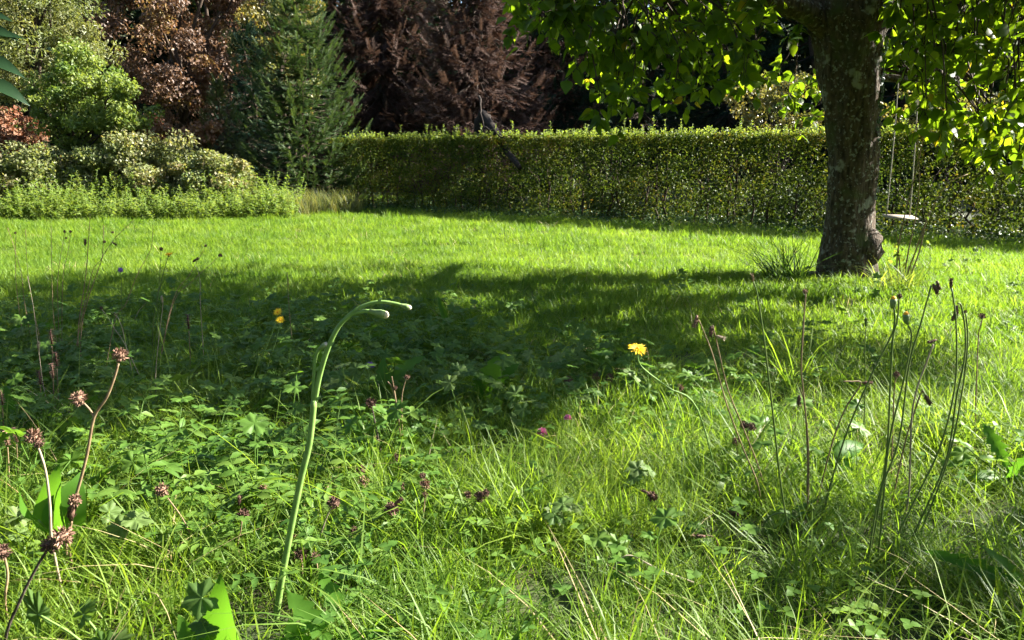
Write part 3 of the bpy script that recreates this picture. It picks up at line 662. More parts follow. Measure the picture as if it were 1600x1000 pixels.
# ------------------------------------------------------------------ apple tree
TY = TREE[1]
at_ = thing('apple_tree', 'old apple tree with thick mossy trunk, burl at its foot and low hanging crown', 'tree', TREE)
def ring_tube(rows, sides=44):
    """trunk from pixel rows (y, left, right)"""
    V = []; n = len(rows)
    for i, (py, l, r_) in enumerate(rows):
        c = at((l + r_) / 2, py, TY); rad = (r_ - l) / 2 * TY / FPX
        a = np.arange(sides) * 2 * math.pi / sides
        rr = rad * (1 + 0.045 * np.sin(3 * a + i * .12) + 0.04 * np.sin(7 * a - i * .22) + 0.03 * np.sin(13 * a + i * .35) + rng.normal(0, .014, sides))
        V.append(np.stack([c[0] + rr * np.cos(a), c[1] + rr * .95 * np.sin(a), np.full(sides, c[2])], 1))
    V = np.concatenate(V); i = np.arange(n - 1)[:, None]; j = np.arange(sides)[None]; k = (j + 1) % sides
    return V, np.stack([i * sides + j, i * sides + k, (i + 1) * sides + k, (i + 1) * sides + j], -1).reshape(-1, 4)
keys = [(462, 1262, 1392), (440, 1277, 1373), (415, 1279, 1368), (390, 1283, 1364), (365, 1289, 1361), (330, 1294, 1362), (280, 1297, 1366), (230, 1298, 1368), (180, 1293, 1369), (130, 1287, 1371), (90, 1282, 1373), (55, 1276, 1378), (25, 1268, 1388), (-5, 1272, 1392), (-40, 1290, 1385)]
ky = np.array([k[0] for k in keys][::-1], float); rows = [(y, np.interp(y, ky, [k[1] for k in keys][::-1]), np.interp(y, ky, [k[2] for k in keys][::-1])) for y in np.linspace(462, -40, 70)]
m = MB(); m.add(*ring_tube(rows))
MB_trunk = m.build('trunk', M_BARK, at_, True)
def blob(c, r, n1=12, n2=16, amp=.12):
    th = np.linspace(0.05, math.pi - .05, n1); V = []
    for i, t in enumerate(th):
        a = np.arange(n2) * 2 * math.pi / n2; rr = 1 + amp * np.sin(3 * a + 4 * t) * np.sin(2 * t) + rng.normal(0, amp * .3, n2)
        V.append(np.stack([c[0] + r[0] * rr * math.sin(t) * np.cos(a), c[1] + r[1] * rr * math.sin(t) * np.sin(a), c[2] + r[2] * math.cos(t) * np.ones(n2)], 1))
    V = np.concatenate(V); i = np.arange(n1 - 1)[:, None]; j = np.arange(n2)[None]; k = (j + 1) % n2
    return V, np.stack([i * n2 + k, i * n2 + j, (i + 1) * n2 + j, (i + 1) * n2 + k], -1).reshape(-1, 4)
MB().add(*blob(at(1347, 388, TY - .05), (.16, .17, .20), 18, 26, .16)).build('burl', M_BARK, at_, True)
for px, py, rx in ((1272, 436, .07), (1392, 445, .06), (1320, 452, .10)):
    MB().add(*blob(at(px, py, TY - .05), (rx, .12, .07), amp=.2)).build('root', M_BARK, at_, True)

UPF = lambda px, py, Y: at(px, py, Y)
T0 = at(1320, 20, TY); T1 = T0 + [0, 0, .25]
limbs = [smooth_path([at(1310, 60, TY), at(1268, 22, TY - .1), at(1215, 2, TY - .3), at(1120, -22, TY - .6), at(1000, -30, TY - 1.0), at(900, -20, TY - 1.2)], 20),
         smooth_path([at(1345, 50, TY), at(1400, 10, TY - .2), at(1500, -30, TY - .5), at(1640, -60, TY - .8), at(1800, -40, TY - 1)], 20),
         smooth_path([T0, T0 + [.05, .1, .5], T0 + [-.2, .3, 1.0], T0 + [-.1, .2, 1.6]], 16),
         smooth_path([T0 + [0, 0, .3], T0 + [-.6, .5, .7], T0 + [-1.3, .9, .9], T0 + [-2.0, 1.1, 1.0]], 16),
         smooth_path([T0 + [0, 0, .2], T0 + [.5, 1.0, .5], T0 + [.9, 2.0, .7], T0 + [1.2, 2.7, .7]], 16),
         smooth_path([T0 + [0, 0, .4], T0 + [.8, .1, .75], T0 + [1.7, .2, 1.0], T0 + [2.3, .0, 1.1]], 16),
         smooth_path([T0 + [0, 0, .3], T0 + [-.3, -.8, .6], T0 + [-.7, -1.8, .8], T0 + [-1.1, -3.1, .75]], 16),
         smooth_path([T0 + [0, 0, .3], T0 + [.5, -.8, .6], T0 + [.6, -1.8, .8], T0 + [.7, -3.0, .7]], 16),
         smooth_path([at(1368, 120, TY), at(1450, 125, TY + .1), at(1540, 105, TY + .2), at(1640, 110, TY + .2)], 14)]
rad = [.12, .10, .11, .075, .08, .075, .07, .07, .035]
LP = []
for P, r in zip(limbs, rad):
    MB().tube(P, np.linspace(r, r * .2, len(P)), 9, wob=.04).build('limb', M_BARK, at_, True); LP.append(P)
LPa = np.concatenate([p[len(p) // 4:] for p in LP])
# leaf clusters: visible ones follow the hanging outline, the rest fill the crown above the frame
cl = []
def poly_in(x, y, poly):
    ins = False; j = len(poly) - 1
    for i in range(len(poly)):
        if (poly[i][1] > y) != (poly[j][1] > y) and x < (poly[j][0] - poly[i][0]) * (y - poly[i][1]) / (poly[j][1] - poly[i][1]) + poly[i][0]: ins = not ins
        j = i
    return ins
POLYS = [([(800, -40), (1295, -40), (1290, 60), (1275, 130), (1230, 150), (1180, 120), (1130, 140), (1080, 175), (1040, 150), (1000, 145), (960, 165), (935, 145), (920, 110), (885, 60), (800, 35)], 150, (4.7, 7.0)),
         ([(1375, -40), (1640, -40), (1640, 265), (1560, 255), (1480, 220), (1450, 200), (1420, 130), (1385, 100)], 165, (4.9, 7.6)),
         ([(1190, 100), (1290, 100), (1290, 195), (1230, 185)], 10, (6.6, 7.8))]
for poly, k, (ya, yb) in POLYS:
    xs_ = [p[0] for p in poly]; ys_ = [p[1] for p in poly]; c = 0
    while c < k:
        x, y = rng.uniform(min(xs_), max(xs_)), rng.uniform(min(ys_), max(ys_))
        if poly_in(x, y, poly): cl.append(at(x, y, rng.uniform(ya, yb))); c += 1
cc = T0 + np.array([-.1, -.75, .95]); c = 0
while c < 520:
    d = rdir(1)[0]; p = cc + d * np.array([3.0, 3.2, 1.05]) * (.35 + .65 * rng.random() ** .5)
    if project(p)[1] < -30 and p[2] > 1.9: cl.append(p); c += 1
for _ in range(400):
    d = rdir(1)[0]; cl.append(np.array([2.9, 4.35, 2.8]) + d * np.array([2.4, 1.5, .55]) * rng.random() ** .4)
cl = np.array([p for p in cl if p[2] > 1.5 or p[1] > 4.4])
cl = np.array([p for p in cl if not (p[1] < 4.4 and project(p)[1] > -25)])
pj = project(cl); cl = cl[~((pj[0] > 1195) & (pj[0] < 1390) & (pj[1] > -45) & (cl[:, 1] < TY + .15))]
# gaps in the crown: sunlight reaches the lawn there
zg = .25; ko = (cl[:, 2] - zg) / math.tan(SUN_EL); la = np.column_stack([cl[:, 0] - ko * SUN_AZ[0], cl[:, 1] - ko * SUN_AZ[1]]); la = np.column_stack([la, terrain(la[:, 0], la[:, 1])]); lx, ly, _ = project(la)
GAPS = ([(840, 462), (1300, 452), (1320, 508), (1000, 512), (840, 490)], [(740, 640), (1000, 600), (1150, 640), (1150, 760), (740, 760)], [(440, 430), (600, 432), (600, 452), (440, 450)])
pj = project(cl); seen = (pj[1] > -30) & (pj[0] > 0) & (pj[0] < 1640)
drop = np.array([not v_ and rng.random() < .95 and any(poly_in(x, y, g_) for g_ in GAPS) for x, y, v_ in zip(lx, ly, seen)]); cl = cl[~drop]
cl = np.concatenate([cl, np.array([3.9, 2.15, 2.5]) + rng.uniform(-1, 1, (13, 3)) * [.5, .25, .2]])  # stray unseen clusters added out of frame to shade the bottom right
tw = MB(); lp, ld, ln, ls = [], [], [], []
for p in cl:
    dd = np.linalg.norm(LPa - p, axis=1); s = LPa[np.argmin(dd + rng.random(len(dd)) * .3)]
    s2 = s + (p - s) * 1.0; path = limb_path(s, p, .10 if p[2] > s[2] else .18, 8); tw.tube(path, np.linspace(.014, .0035, 8), 4)
    k = rng.integers(11, 19); tip = nrm(p - path[-2])
    for q in range(3):                                            # short side twigs carrying the leaves
        e = p + (tip * .5 + rdir(1)[0] + np.array([0, 0, -.25])) * rng.uniform(.10, .22); sub = limb_path(p - tip * rng.uniform(0, .15), e, 0, 4); tw.tube(sub, [.0035, .003, .002, .0015], 3)
        for _ in range(k // 3 + 1):
            f = rng.random(); lp.append(sub[0] + (sub[-1] - sub[0]) * f); d = nrm(e - p) * .5 + rdir(1)[0] + np.array([0, 0, -.55]); ld.append(d)
            ln.append(rdir(1)[0] * .8 + np.array([0, 0, .7])); ls.append(rng.uniform(.065, .118))
lp, ld, ln, ls = map(np.array, (lp, ld, ln, ls)); lr = np.clip(rng.random(len(lp)) ** 1.3 * .72 + (rng.random(len(lp)) < .02) * .5, 0, 1)
FR = frames(ld, ln, ls, ls * rng.uniform(.58, .75, len(ls)))
tag(tw.build('twigs', M_TWIG, at_), kind='stuff')
pxx, pyy, pf = project(lp + ld / np.linalg.norm(ld, axis=1)[:, None] * ls[:, None] * .5)
vis = (pxx > 5) & (pxx < 1595) & (pyy > 5) & (pf > 0); score = np.where(vis, ls / pf, 0); order = np.argsort(-score); sel = order[:300]
lm = {}
for i in range(4): lm[i] = MB().stamp(*OVAL, np.zeros((1, 3)), np.eye(3)[None], [.12 + .2 * i]).mesh('leaf', M_APPLE, True)
lm[3] = MB().stamp(*OVAL, np.zeros((1, 3)), np.eye(3)[None], [.95]).mesh('leaf', M_APPLE, True)
for i in sel:
    o = bpy.data.objects.new('leaf', lm[3 if lr[i] > .85 else min(2, int(lr[i] * 3.6))]); COL.objects.link(o); put(o, at_)
    M = Matrix(FR[i].tolist()).to_4x4(); M.translation = Vector(lp[i]); o.matrix_basis = M
rest = np.setdiff1d(np.arange(len(lp)), sel)
tag(MB().stamp(*OVAL, lp[rest], FR[rest], lr[rest]).build('crown', M_APPLE, at_, True), kind='stuff')
# ivy strand on the lit side of the trunk
ip = []
for py in np.linspace(70, 330, 70):
    l, r_ = np.interp(py, ky, [k[1] for k in keys][::-1]), np.interp(py, ky, [k[2] for k in keys][::-1]); a = rng.uniform(-.9, -.15) if py < 220 else rng.uniform(-.7, -.35)
    if py > 220 and rng.random() < .6: continue
    c = at((l + r_) / 2, py, TY); rr = (r_ - l) / 2 * TY / FPX * 1.06; ip.append(np.array([c[0] + rr * math.cos(a), c[1] + rr * math.sin(a), c[2]]))
ip = np.array(ip); k = len(ip); nn = nrm(ip - np.array([TREE[0], TY, 0]) * [1, 1, 0] - ip * [0, 0, 1]) + rdir(k) * .4
tag(MB().stamp(*PALM, ip, frames(rdir(k) * .5 + [0, 0, -1], nn, .055, .05)).build('ivy', M_IVY, at_), kind='stuff')

# ------------------------------------------------------------------ swing hanging from the apple limb
SY = 8.7
sl, sr = at(1385, 338, SY), at(1427, 340, SY); tl_, tr_ = at(1394, 195, SY) + [0, 0, .9], at(1423, 195, SY) + [0, 0, .9]
sw = thing('swing', 'small plank swing hanging on two ropes right of the apple trunk', 'swing', (sl + sr) / 2)
ax = nrm(sr - sl); c = (sl + sr) / 2; hx = np.linalg.norm(sr - sl) / 2 + .02
b = MB(); dx = ax * hx; dy = np.array([0, .075, 0.012]); dz = np.array([0, 0, .009])
Vb = np.array([c + a * dx + bb * dy + e * dz for a in (-1, 1) for bb in (-1, 1) for e in (-1, 1)])
b.add(Vb, [[0, 1, 3, 2], [4, 6, 7, 5], [0, 4, 5, 1], [2, 3, 7, 6], [0, 2, 6, 4], [1, 5, 7, 3]]).build('seat', M_PLANK, sw)
for lo, hi in ((sl, tl_), (sr - ax * .04, tr_)): MB().tube(smooth_path([lo - [0, 0, .03], (lo + hi) / 2 + [.012, 0, 0], hi], 12), .007, 6).build('rope', M_ROPE, sw, True)

# ------------------------------------------------------------------ broken dead trunk leaning on the hedge
M_DEADWOOD2 = solid_mat('rotten_wood', (0.012, 0.009, 0.007), (0.035, 0.026, 0.02), 25, 0.95, 0.5)
dt = thing('broken_dead_trunk', 'broken dark dead trunk toppled onto the hedge top', 'dead wood', on_ground(at(752, 240, 16.6)[0], 16.6))
MB().tube(smooth_path([at(752, 300, 16.6), at(752, 190, 16.5), at(762, 190, 16.2), at(790, 232, 15.3), at(812, 262, 14.6)], 20), np.linspace(.15, .05, 21), 7, wob=.16).build('trunk', M_DEADWOOD2, dt, True)
for a, bb in (((748, 150), (756, 200)), ((775, 215), (792, 258)), ((795, 238), (802, 262)), ((756, 200), (790, 216))):
    MB().tube(limb_path(at(*a, 15.9), at(*bb, 15.0), .03), np.linspace(.025, .008, 7), 5).build('limb', M_DEADWOOD2, dt, True)

# ------------------------------------------------------------------ canes and tufts at the foot of the apple tree
def tuft(name, lab, g, n, h, w, sp, lean, curl, mat, bias=None, cat='grass'):
    V, F, R = blades(n, h, w, sp, lean, 6, curl, bias); t = thing(name, lab, cat, g)
    tag(MB().add(V + g, F, R).build('blades', mat, t), kind='stuff')
M_TUFT = leaf_mat('sedge_blade', [(0.03, 0.07, 0.015), (0.05, 0.10, 0.02)], .35, 1.4, .6, .08)
tuft('grass_tuft', 'dark arching grass tuft left of the apple trunk', on_ground(*(gnd(1225, 448)[:2])), 130, (.25, .5), (.006, .010), .13, (.3, 1.1), 1.0, M_TUFT, (-.5, 0))
tuft('grass_tuft', 'small upright grass tuft right of the apple trunk', on_ground(*(gnd(1395, 458)[:2])), 150, (.12, .3), (.005, .009), .16, (.1, .9), .9, M_SHOOT)
g = gnd(1408, 445)
cn = thing('dry_canes', 'thin dry canes with few yellowing leaves right of the apple trunk', 'canes', g)
for P in ([(1404, 445), (1402, 400), (1415, 330), (1438, 240), (1456, 150)], [(1408, 445), (1404, 390), (1400, 360)], [(1412, 442), (1428, 400), (1450, 340), (1478, 290), (1512, 272)], [(1410, 444), (1420, 390), (1436, 300), (1432, 190)], [(1416, 446), (1436, 395), (1446, 350), (1452, 330)]):
    MB().tube(smooth_path([at(x, y, g[1] - .1) for x, y in P], 18), np.linspace(.007, .003, len(smooth_path([at(x, y, 1) for x, y in P], 18))), 5).build('cane', M_STEM_B, cn, True)
lf = np.array([at(1404 + rng.normal(0, 10), rng.uniform(350, 420), g[1] - .1) for _ in range(34)] + [at(1440 + rng.normal(0, 14), rng.uniform(300, 390), g[1] - .1) for _ in range(16)])
k = len(lf); tag(MB().stamp(*OVAL3, lf, frames(rdir(k), rdir(k) + [0, 0, .6], rng.uniform(.03, .06, k), rng.uniform(.02, .035, k))).build('cane_leaves', M_SHOOT, cn), kind='stuff')

# ------------------------------------------------------------------ foreground plants
def stem_at(pts, Yb, Yt):
    ys_ = np.array([p[1] for p in pts], float); L = np.abs(np.diff(np.array(pts, float), axis=0)).sum(1); f = np.concatenate([[0], np.cumsum(L)]) / max(1e-6, L.sum())
    return np.array([at(x, y, Yb + (Yt - Yb) * q) for (x, y), q in zip(pts, f)])

def rooted(P):
    """carries a stem on down to the soil below its lowest seen point"""
    b = P[0]; z = float(terrain(b[0], b[1])); d = P[0] - P[1]; d = d / (abs(d[2]) + 1e-6)
    d = np.clip(d, -.6, .6)
    r = np.array([b[0] + d[0] * (b[2] - z) * .6, b[1] + .02, 0]); r[2] = float(terrain(r[0], r[1])) - .02
    return np.concatenate([[r], P]) if b[2] > z + .01 else P

def head_mesh(kind, c, d, s):
    """seed heads and buds: scaly ball / long withered head / bud with tip"""
    d = nrm(np.asarray(d, float)); m = MB()
    if kind == 'ball':
        m.add(*blob(c, (s * .34,) * 3, 6, 8)); s = s * 1.2; k = 150; q = rdir(k); q = nrm(q + d * .15)
        m.stamp(*DIAMOND, c + q * s * .28, frames(q + rng.normal(0, .35, (k, 3)), rdir(k), s * .28 * rng.uniform(.5, 1.3, k), s * .11))
    elif kind == 'long':
        k = 60; t = rng.random(k); u = nrm(np.cross(d, rdir(k)))
        m.tube([c - d * s * .9, c - d * s * .2, c + d * s * .5, c + d * s * .9], [s * .16, s * .26, s * .2, s * .05], 7)
        m.stamp(*DIAMOND, c + d * ((t - .5) * 1.5 * s)[:, None] + u * s * .17, frames(u * .5 + d * .9 + rng.normal(0, .2, (k, 3)), u, s * .45, s * .14))
    elif kind == 'spike':
        for q in np.linspace(-1, 1, 8):
            k = 9; a = rng.random(k) * 6.28; e1 = nrm(np.cross(d, [1, .3, 0])); e2 = np.cross(d, e1); u = np.cos(a)[:, None] * e1 + np.sin(a)[:, None] * e2
            m.stamp(*DIAMOND, c + d * q * s + u * s * .12, frames(u + d * .35, d + rdir(k) * .2, s * .34, s * .26))
        m.tube([c - d * s, c + d * s], s * .12, 5)
    return m

def stalk(name, lab, cat, pts, Yb, Yt=None, r=(.003, .0018), mat=None, heads=(), group=None, extra=()):
    """a stem through pixel points; heads: (px, py, kind, size, mat) sit at the given pixel on the stem's depth"""
    Yt = Yt or Yb; P = rooted(stem_at(pts, Yb, Yt)); t = thing(name, lab, cat, P[0], group); S = smooth_path(P, 30)
    MB().tube(S, np.linspace(r[0], r[1], len(S)), 7).build('stem', mat or M_STEM_B, t, True)
    for e in extra:
        Q = smooth_path(stem_at(e, Yt, Yt), 14); MB().tube(Q, np.linspace(r[1] * 1.1, r[1] * .8, len(Q)), 6).build('side_stem', mat or M_STEM_B, t, True)
    for (x, y, kind, s, hm, *dv) in heads:
        c = at(x, y, Yt); d = np.array(dv[0], float) if dv else S[-1] - S[-3]
        if kind == 'bud':
            d = nrm(d); b = MB().tube([c - d * s * 1.3, c - d * s * .7, c - d * s * .1, c + d * s * .35], [s * .28, s * .5, s * .58, s * .48], 12).build('bud', M_BUD, t, True)
            e = MB(); e.add(*blob(c + d * s * .35, (s * .46,) * 3, 7, 10, .04)); e.build('bud_tip', hm, b, True)
        else: head_mesh(kind, c, d, s).build('seed_head', hm, t)
    return t

def daisy(name, lab, pts, Yb, Yt, size, mat, facing, r=(.002, .0014), stem=None, petals=20, group=None):
    P = rooted(stem_at(pts, Yb, Yt)); t = thing(name, lab, 'flower', P[0], group); S = smooth_path(P, 26)
    MB().tube(S, np.linspace(r[0], r[1], len(S)), 6).build('stem', stem or M_STEM_G, t, True)
    f = nrm(np.array(facing, float)); c = S[-1]; e1 = nrm(np.cross(f, [.3, 1, .2])); e2 = np.cross(f, e1)
    MB().tube([c - f * size * .28, c - f * size * .12, c + f * size * .03], [size * .06, size * .15, size * .17], 8).build('calyx', M_BUD, t, True)
    for ring, (L, up, k) in enumerate(((.5, .28, petals), (.36, .6, petals // 2))):
        a = np.arange(k) * 2 * math.pi / k + ring * .2; u = np.cos(a)[:, None] * e1 + np.sin(a)[:, None] * e2
        for q in range(k):
            MB().stamp(*OVAL3, (c + u[q] * size * .05)[None], frames((u[q] + f * (up + rng.normal(0, .08)))[None], f[None], size * L * rng.uniform(.85, 1.1), size * .13)).build('petal', mat, t)
    MB().add(*blob(c + f * size * .06, (size * .11,) * 3, 6, 8)).build('centre', M_ORA, t, True)
    return t

# tall budding stem left of the middle
Ys = gnd(430, 968)[1]; hb = thing('budding_stem', 'tall smooth green stem arching right with three round closed buds', 'wildflower', gnd(430, 968))
def sm(pts, r): Q = smooth_path(np.array([at(x, y, Ys) for x, y in pts]), 30); MB().tube(Q, np.linspace(r[0], r[1], len(Q)), 10).build('stem', M_STEM_G, hb, True); return Q
sm([(428, 990), (438, 920), (452, 840), (470, 750), (484, 690), (491, 625)], (.0058, .0050))
Q1 = sm([(491, 628), (497, 595), (508, 555), (526, 515), (548, 492), (572, 486), (594, 490)], (.0040, .0030))
Q2 = sm([(492, 630), (500, 588), (513, 545), (530, 510), (556, 484), (588, 472), (616, 474), (634, 479)], (.0036, .0026))
Q3 = sm([(489, 630), (490, 600), (492, 565), (497, 548), (505, 541)], (.0030, .0022))
for Q, s in ((Q1, .0125), (Q2, .0085), (Q3, .0080)):
    d = nrm(Q[-1] - Q[-4]); c = Q[-1] + d * s * .3
    b = MB().tube([c - d * s * 1.7, c - d * s * 1.0, c - d * s * .3, c + d * s * .35], [s * .26, s * .36, s * .54, s * .5], 12).build('bud', M_BUD, hb, True)
    MB().add(*blob(c + d * s * .35, (s * .5,) * 3, 7, 10, .05)).build('bud_tip', M_BUDTIP, b, True)
for x, y in ((516, 541), (492, 580), (553, 487), (590, 473), (494, 626)):
    MB().stamp(*OVAL3, at(x, y, Ys - .004)[None], frames(np.array([[.6, 0, .7]]), np.array([[0, -1, 0.]]), .011, .005)).build('bract', M_STEM_G, hb)

daisy('yellow_hawkbit', 'single bright yellow flower on a curved stem in the middle of the meadow', [(1090, 640), (1045, 606), (1010, 580), (998, 565), (996, 546)], 1.75, 1.68, .042, M_YEL, (.15, -.35, .9))
daisy('yellow_hawkbit', 'upper of two small yellow flowers in the shade left of the budding stem', [(410, 560), (425, 520), (434, 488)], 2.7, 2.7, .034, M_YEL, (0, -.6, .7), petals=16)
daisy('yellow_hawkbit', 'lower of two small yellow flowers in the shade left of the budding stem', [(420, 565), (432, 530), (438, 500)], 2.68, 2.66, .030, M_YEL, (.1, -.7, .5), petals=16)
daisy('yellow_hawkbit', 'small yellow flower against the sunny lawn at upper left', [(240, 500), (252, 440), (260, 410), (264, 398)], 3.1, 3.1, .034, M_YEL, (0, -.3, .9), petals=16, stem=M_STEM_D)

def clover(lab, px, py, Y, s, mat, pts, nm='clover_flower', group=None):
    P = rooted(stem_at(pts, Y, Y)); t = thing(nm, lab, 'flower', P[0], group); MB().tube(smooth_path(P, 12), .0013, 5).build('stem', M_STEM_G, t, True)
    c = at(px, py, Y); k = 110; q = rdir(k); q[:, 2] = np.abs(q[:, 2]) * 1.2 - .35; q = nrm(q)
    MB().stamp(*OVAL3, c + q * s * .12, frames(q + [0, 0, .35] + rng.normal(0, .12, (k, 3)), q + rdir(k) * .6, s * .45, s * .12)).build('flower_head', mat, t)
clover('pink clover flower, the lower of two near the middle', 847, 677, 1.95, .030, M_PINK, [(852, 720), (848, 690)], group='pink clover flowers')
clover('pink clover flower, the upper of two near the middle', 887, 654, 2.05, .022, M_PINK, [(893, 690), (888, 662)], group='pink clover flowers')
clover('small purple flower in the shade right of the budding stem', 578, 573, 2.35, .030, M_PUR, [(574, 620), (577, 585)], 'purple_flower')

# seed stalks on the right
GR = 'withered hawkbit stalks on the right'
D_ = (0, 0, -1)
R_ = (.0020, .0014)
S = lambda lab, pts, Yb, heads, mat=M_STEM_D, r=R_, extra=(): stalk('hawkbit_stalk', lab, 'wildflower', pts, Yb, Yb - .03, r, mat, heads, GR, extra)
S('tall stalk with two drooping brown heads, highest of the right group', [(1352, 905), (1372, 780), (1404, 690), (1420, 572), (1438, 508), (1455, 446)], 1.32, [(1462, 452, 'long', .012, M_HEAD, (.5, 0, -.8)), (1466, 446, 'long', .010, M_HEAD, (.4, 0, -.9))])
S('green stalk with small brown tip left of the orange buds', [(1356, 890), (1384, 720), (1391, 604), (1395, 530), (1402, 500), (1405, 466)], 1.36, [(1406, 463, 'ball', .008, M_HEAD)])
S('thin stalk carrying a half closed orange flower', [(1318, 690), (1362, 585), (1390, 530), (1398, 505), (1397, 478)], 1.55, [(1396, 470, 'bud', .012, M_ORA, (0, 0, 1))], r=(.002, .0015))
S('stalk with a slim bud tipped orange', [(1372, 870), (1388, 700), (1413, 590), (1424, 528), (1418, 506)], 1.34, [(1416, 494, 'bud', .0105, M_ORA, (-.15, 0, 1))])
S('leaning stalk with upright brown head at right', [(1380, 880), (1430, 780), (1468, 700), (1492, 604), (1494, 508), (1487, 450)], 1.36, [(1486, 442, 'long', .010, M_HEAD, (-.1, 0, 1))])
S('curved stalk with hanging double brown head at far right', [(1430, 830), (1478, 720), (1494, 623), (1507, 560), (1508, 515), (1502, 478), (1496, 474)], 1.42, [(1494, 487, 'long', .013, M_HEAD, D_), (1491, 494, 'long', .010, M_HEAD, (-.3, 0, -1))])
S('bare curved stalk furthest right', [(1435, 840), (1482, 715), (1505, 600), (1512, 530), (1509, 490)], 1.45, [(1508, 487, 'ball', .006, M_HEAD)], r=(.002, .0014))
S('pale dry stalk with dark bent head right of the orange buds', [(1420, 770), (1424, 660), (1432, 610), (1448, 565), (1458, 538)], 1.55, [(1457, 533, 'long', .010, M_HEAD, (-.8, 0, -.3))], M_STEM_P, (.002, .0018))
S('short stalk with hanging withered head below the pale dry stalk', [(1412, 700), (1430, 640), (1440, 612), (1444, 614)], 1.6, [(1450, 625, 'long', .015, M_HEAD, (.5, 0, -.8))], M_STEM_B, (.0018, .0014))
S('thin stalk with single dark bud', [(1352, 600), (1351, 550), (1353, 515)], 2.0, [(1353, 503, 'long', .013, M_STEM_D, (0, 0, 1))], r=(.0016, .0014))
S('stalk broken over to the left with withered head lying flat', [(1298, 700), (1320, 640), (1345, 600), (1330, 596), (1318, 596)], 1.62, [(1356, 598, 'long', .013, M_HEAD_R, (1, 0, 0))], M_STEM_B, (.0018, .0014))
S('short stalk with curled brown head in front of the lawn', [(1396, 640), (1398, 600), (1401, 590)], 1.75, [(1401, 585, 'ball', .013, M_HEAD_R)], M_STEM_B, (.0016, .0013))
S('short stalk with dark round head at the right edge of the group', [(1528, 540), (1532, 510), (1534, 500)], 2.0, [(1534, 494, 'ball', .016, M_HEAD)], M_STEM_B, (.0016, .0013))
S('straight brown stalk below the foot of the apple trunk', [(1262, 790), (1263, 700), (1255, 610), (1252, 572), (1256, 500), (1259, 458)], 1.55, [(1258, 455, 'ball', .009, M_HEAD_R)], M_STEM_B)
S('thin stalk with hanging brown head left of the straight brown stalk', [(1262, 740), (1258, 640), (1250, 605)], 1.62, [(1248, 626, 'long', .014, M_HEAD, (0, 0, -1))], M_STEM_B, (.0018, .0014))
S('tall yellowish stalk with bent tip left of the apple trunk', [(1252, 905), (1225, 790), (1207, 640), (1193, 524), (1183, 460), (1177, 440)], 1.34, [(1176, 434, 'long', .008, M_STEM_B, (-.2, 0, 1))], M_STEM_D)
S('leaning brown stalk with withered head right of the yellow flower', [(1185, 760), (1161, 700), (1135, 630), (1113, 553), (1092, 500)], 1.62, [(1087, 502, 'long', .015, M_HEAD_R, (-.2, 0, -1))], M_STEM_B, (.0017, .0013))
S('leaning stalk with pale flag and withered head', [(1190, 745), (1161, 668), (1138, 610), (1124, 553), (1114, 508)], 1.66, [(1111, 518, 'long', .014, M_HEAD, (0, 0, -1)), (1126, 527, 'long', .012, M_STEM_P, (1, 0, -.3))], M_STEM_B, (.0017, .0013))
S('low dark double seed head in the grass right of the middle', [(1172, 720), (1170, 690), (1168, 672)], 1.85, [(1162, 664, 'ball', .020, M_HEAD), (1174, 667, 'ball', .020, M_HEAD)], M_STEM_B, (.0016, .0013))
S('bent stalk with dark head touching the grass near the bottom', [(1165, 962), (1100, 918), (1030, 890), (985, 868), (965, 880), (952, 897)], 1.28, [(945, 908, 'long', .014, M_HEAD, (-.5, 0, -.9))], M_STEM_P, (.0018, .0014))
S('dark stalk snapped over to the left near the bottom', [(1122, 890), (1122, 855), (1116, 840), (1104, 836)], 1.4, [(1092, 838, 'long', .014, M_HEAD, (-1, 0, 0))], M_STEM_B, (.0017, .0013))
S('small green hooked bud near the bottom right', [(1190, 850), (1196, 815), (1215, 802), (1235, 803)], 1.42, [(1242, 802, 'ball', .010, M_STEM_D)], r=(.0018, .0014))

# dry brown seed heads left and centre
GL = 'dry brown seed heads on the left'
def K(lab, pts, Y, heads, mat=M_STEM_B, r=(.0026, .0019), extra=(), Yt=None): return stalk('dry_seed_stalk', lab, 'wildflower', pts, Y, Yt or Y, r, mat, heads, GL, extra)
K('branched reddish dry stalk with two round seed heads at left', [(105, 815), (120, 770), (136, 710), (147, 652), (166, 622), (178, 592), (185, 568)], 1.32, [(187, 555, 'ball', .0235, M_HEAD_R), (123, 623, 'ball', .024, M_HEAD_R, (-1, 0, .6))], extra=[[(147, 652), (140, 640), (128, 627)]], r=(.0032, .0022))
K('upright pale dry stalk with shaggy reddish head at the left edge', [(82, 850), (78, 790), (72, 740), (63, 708), (57, 695)], 1.22, [(51, 682, 'ball', .024, M_HEAD_R), (60, 692, 'ball', .016, M_HEAD)], M_STEM_P)
K('dark dry stalk with big brown head in the lower left corner', [(8, 1000), (35, 930), (58, 885), (72, 862)], 1.02, [(78, 852, 'ball', .022, M_HEAD), (97, 838, 'ball', .026, M_HEAD_R)], M_DEADWOOD)
K('long brown head beside the bright dock leaf', [(108, 850), (112, 815)], 1.28, [(112, 798, 'long', .022, M_HEAD, (.2, 0, 1)), (117, 782, 'ball', .020, M_HEAD_R)])
K('round brown head left of the budding stem', [(305, 850), (285, 810), (262, 778)], 1.36, [(253, 766, 'ball', .022, M_HEAD_R)], r=(.0014, .0012))
K('half hidden brown head cut by the left picture edge', [(8, 945), (12, 900), (8, 872)], 1.14, [(3, 862, 'ball', .022, M_HEAD)])
K('dark brown seed head just right of the budding stem', [(498, 850), (508, 815), (518, 793)], 1.36, [(521, 786, 'ball', .022, M_HEAD)], M_STEM_P, (.0014, .0012))
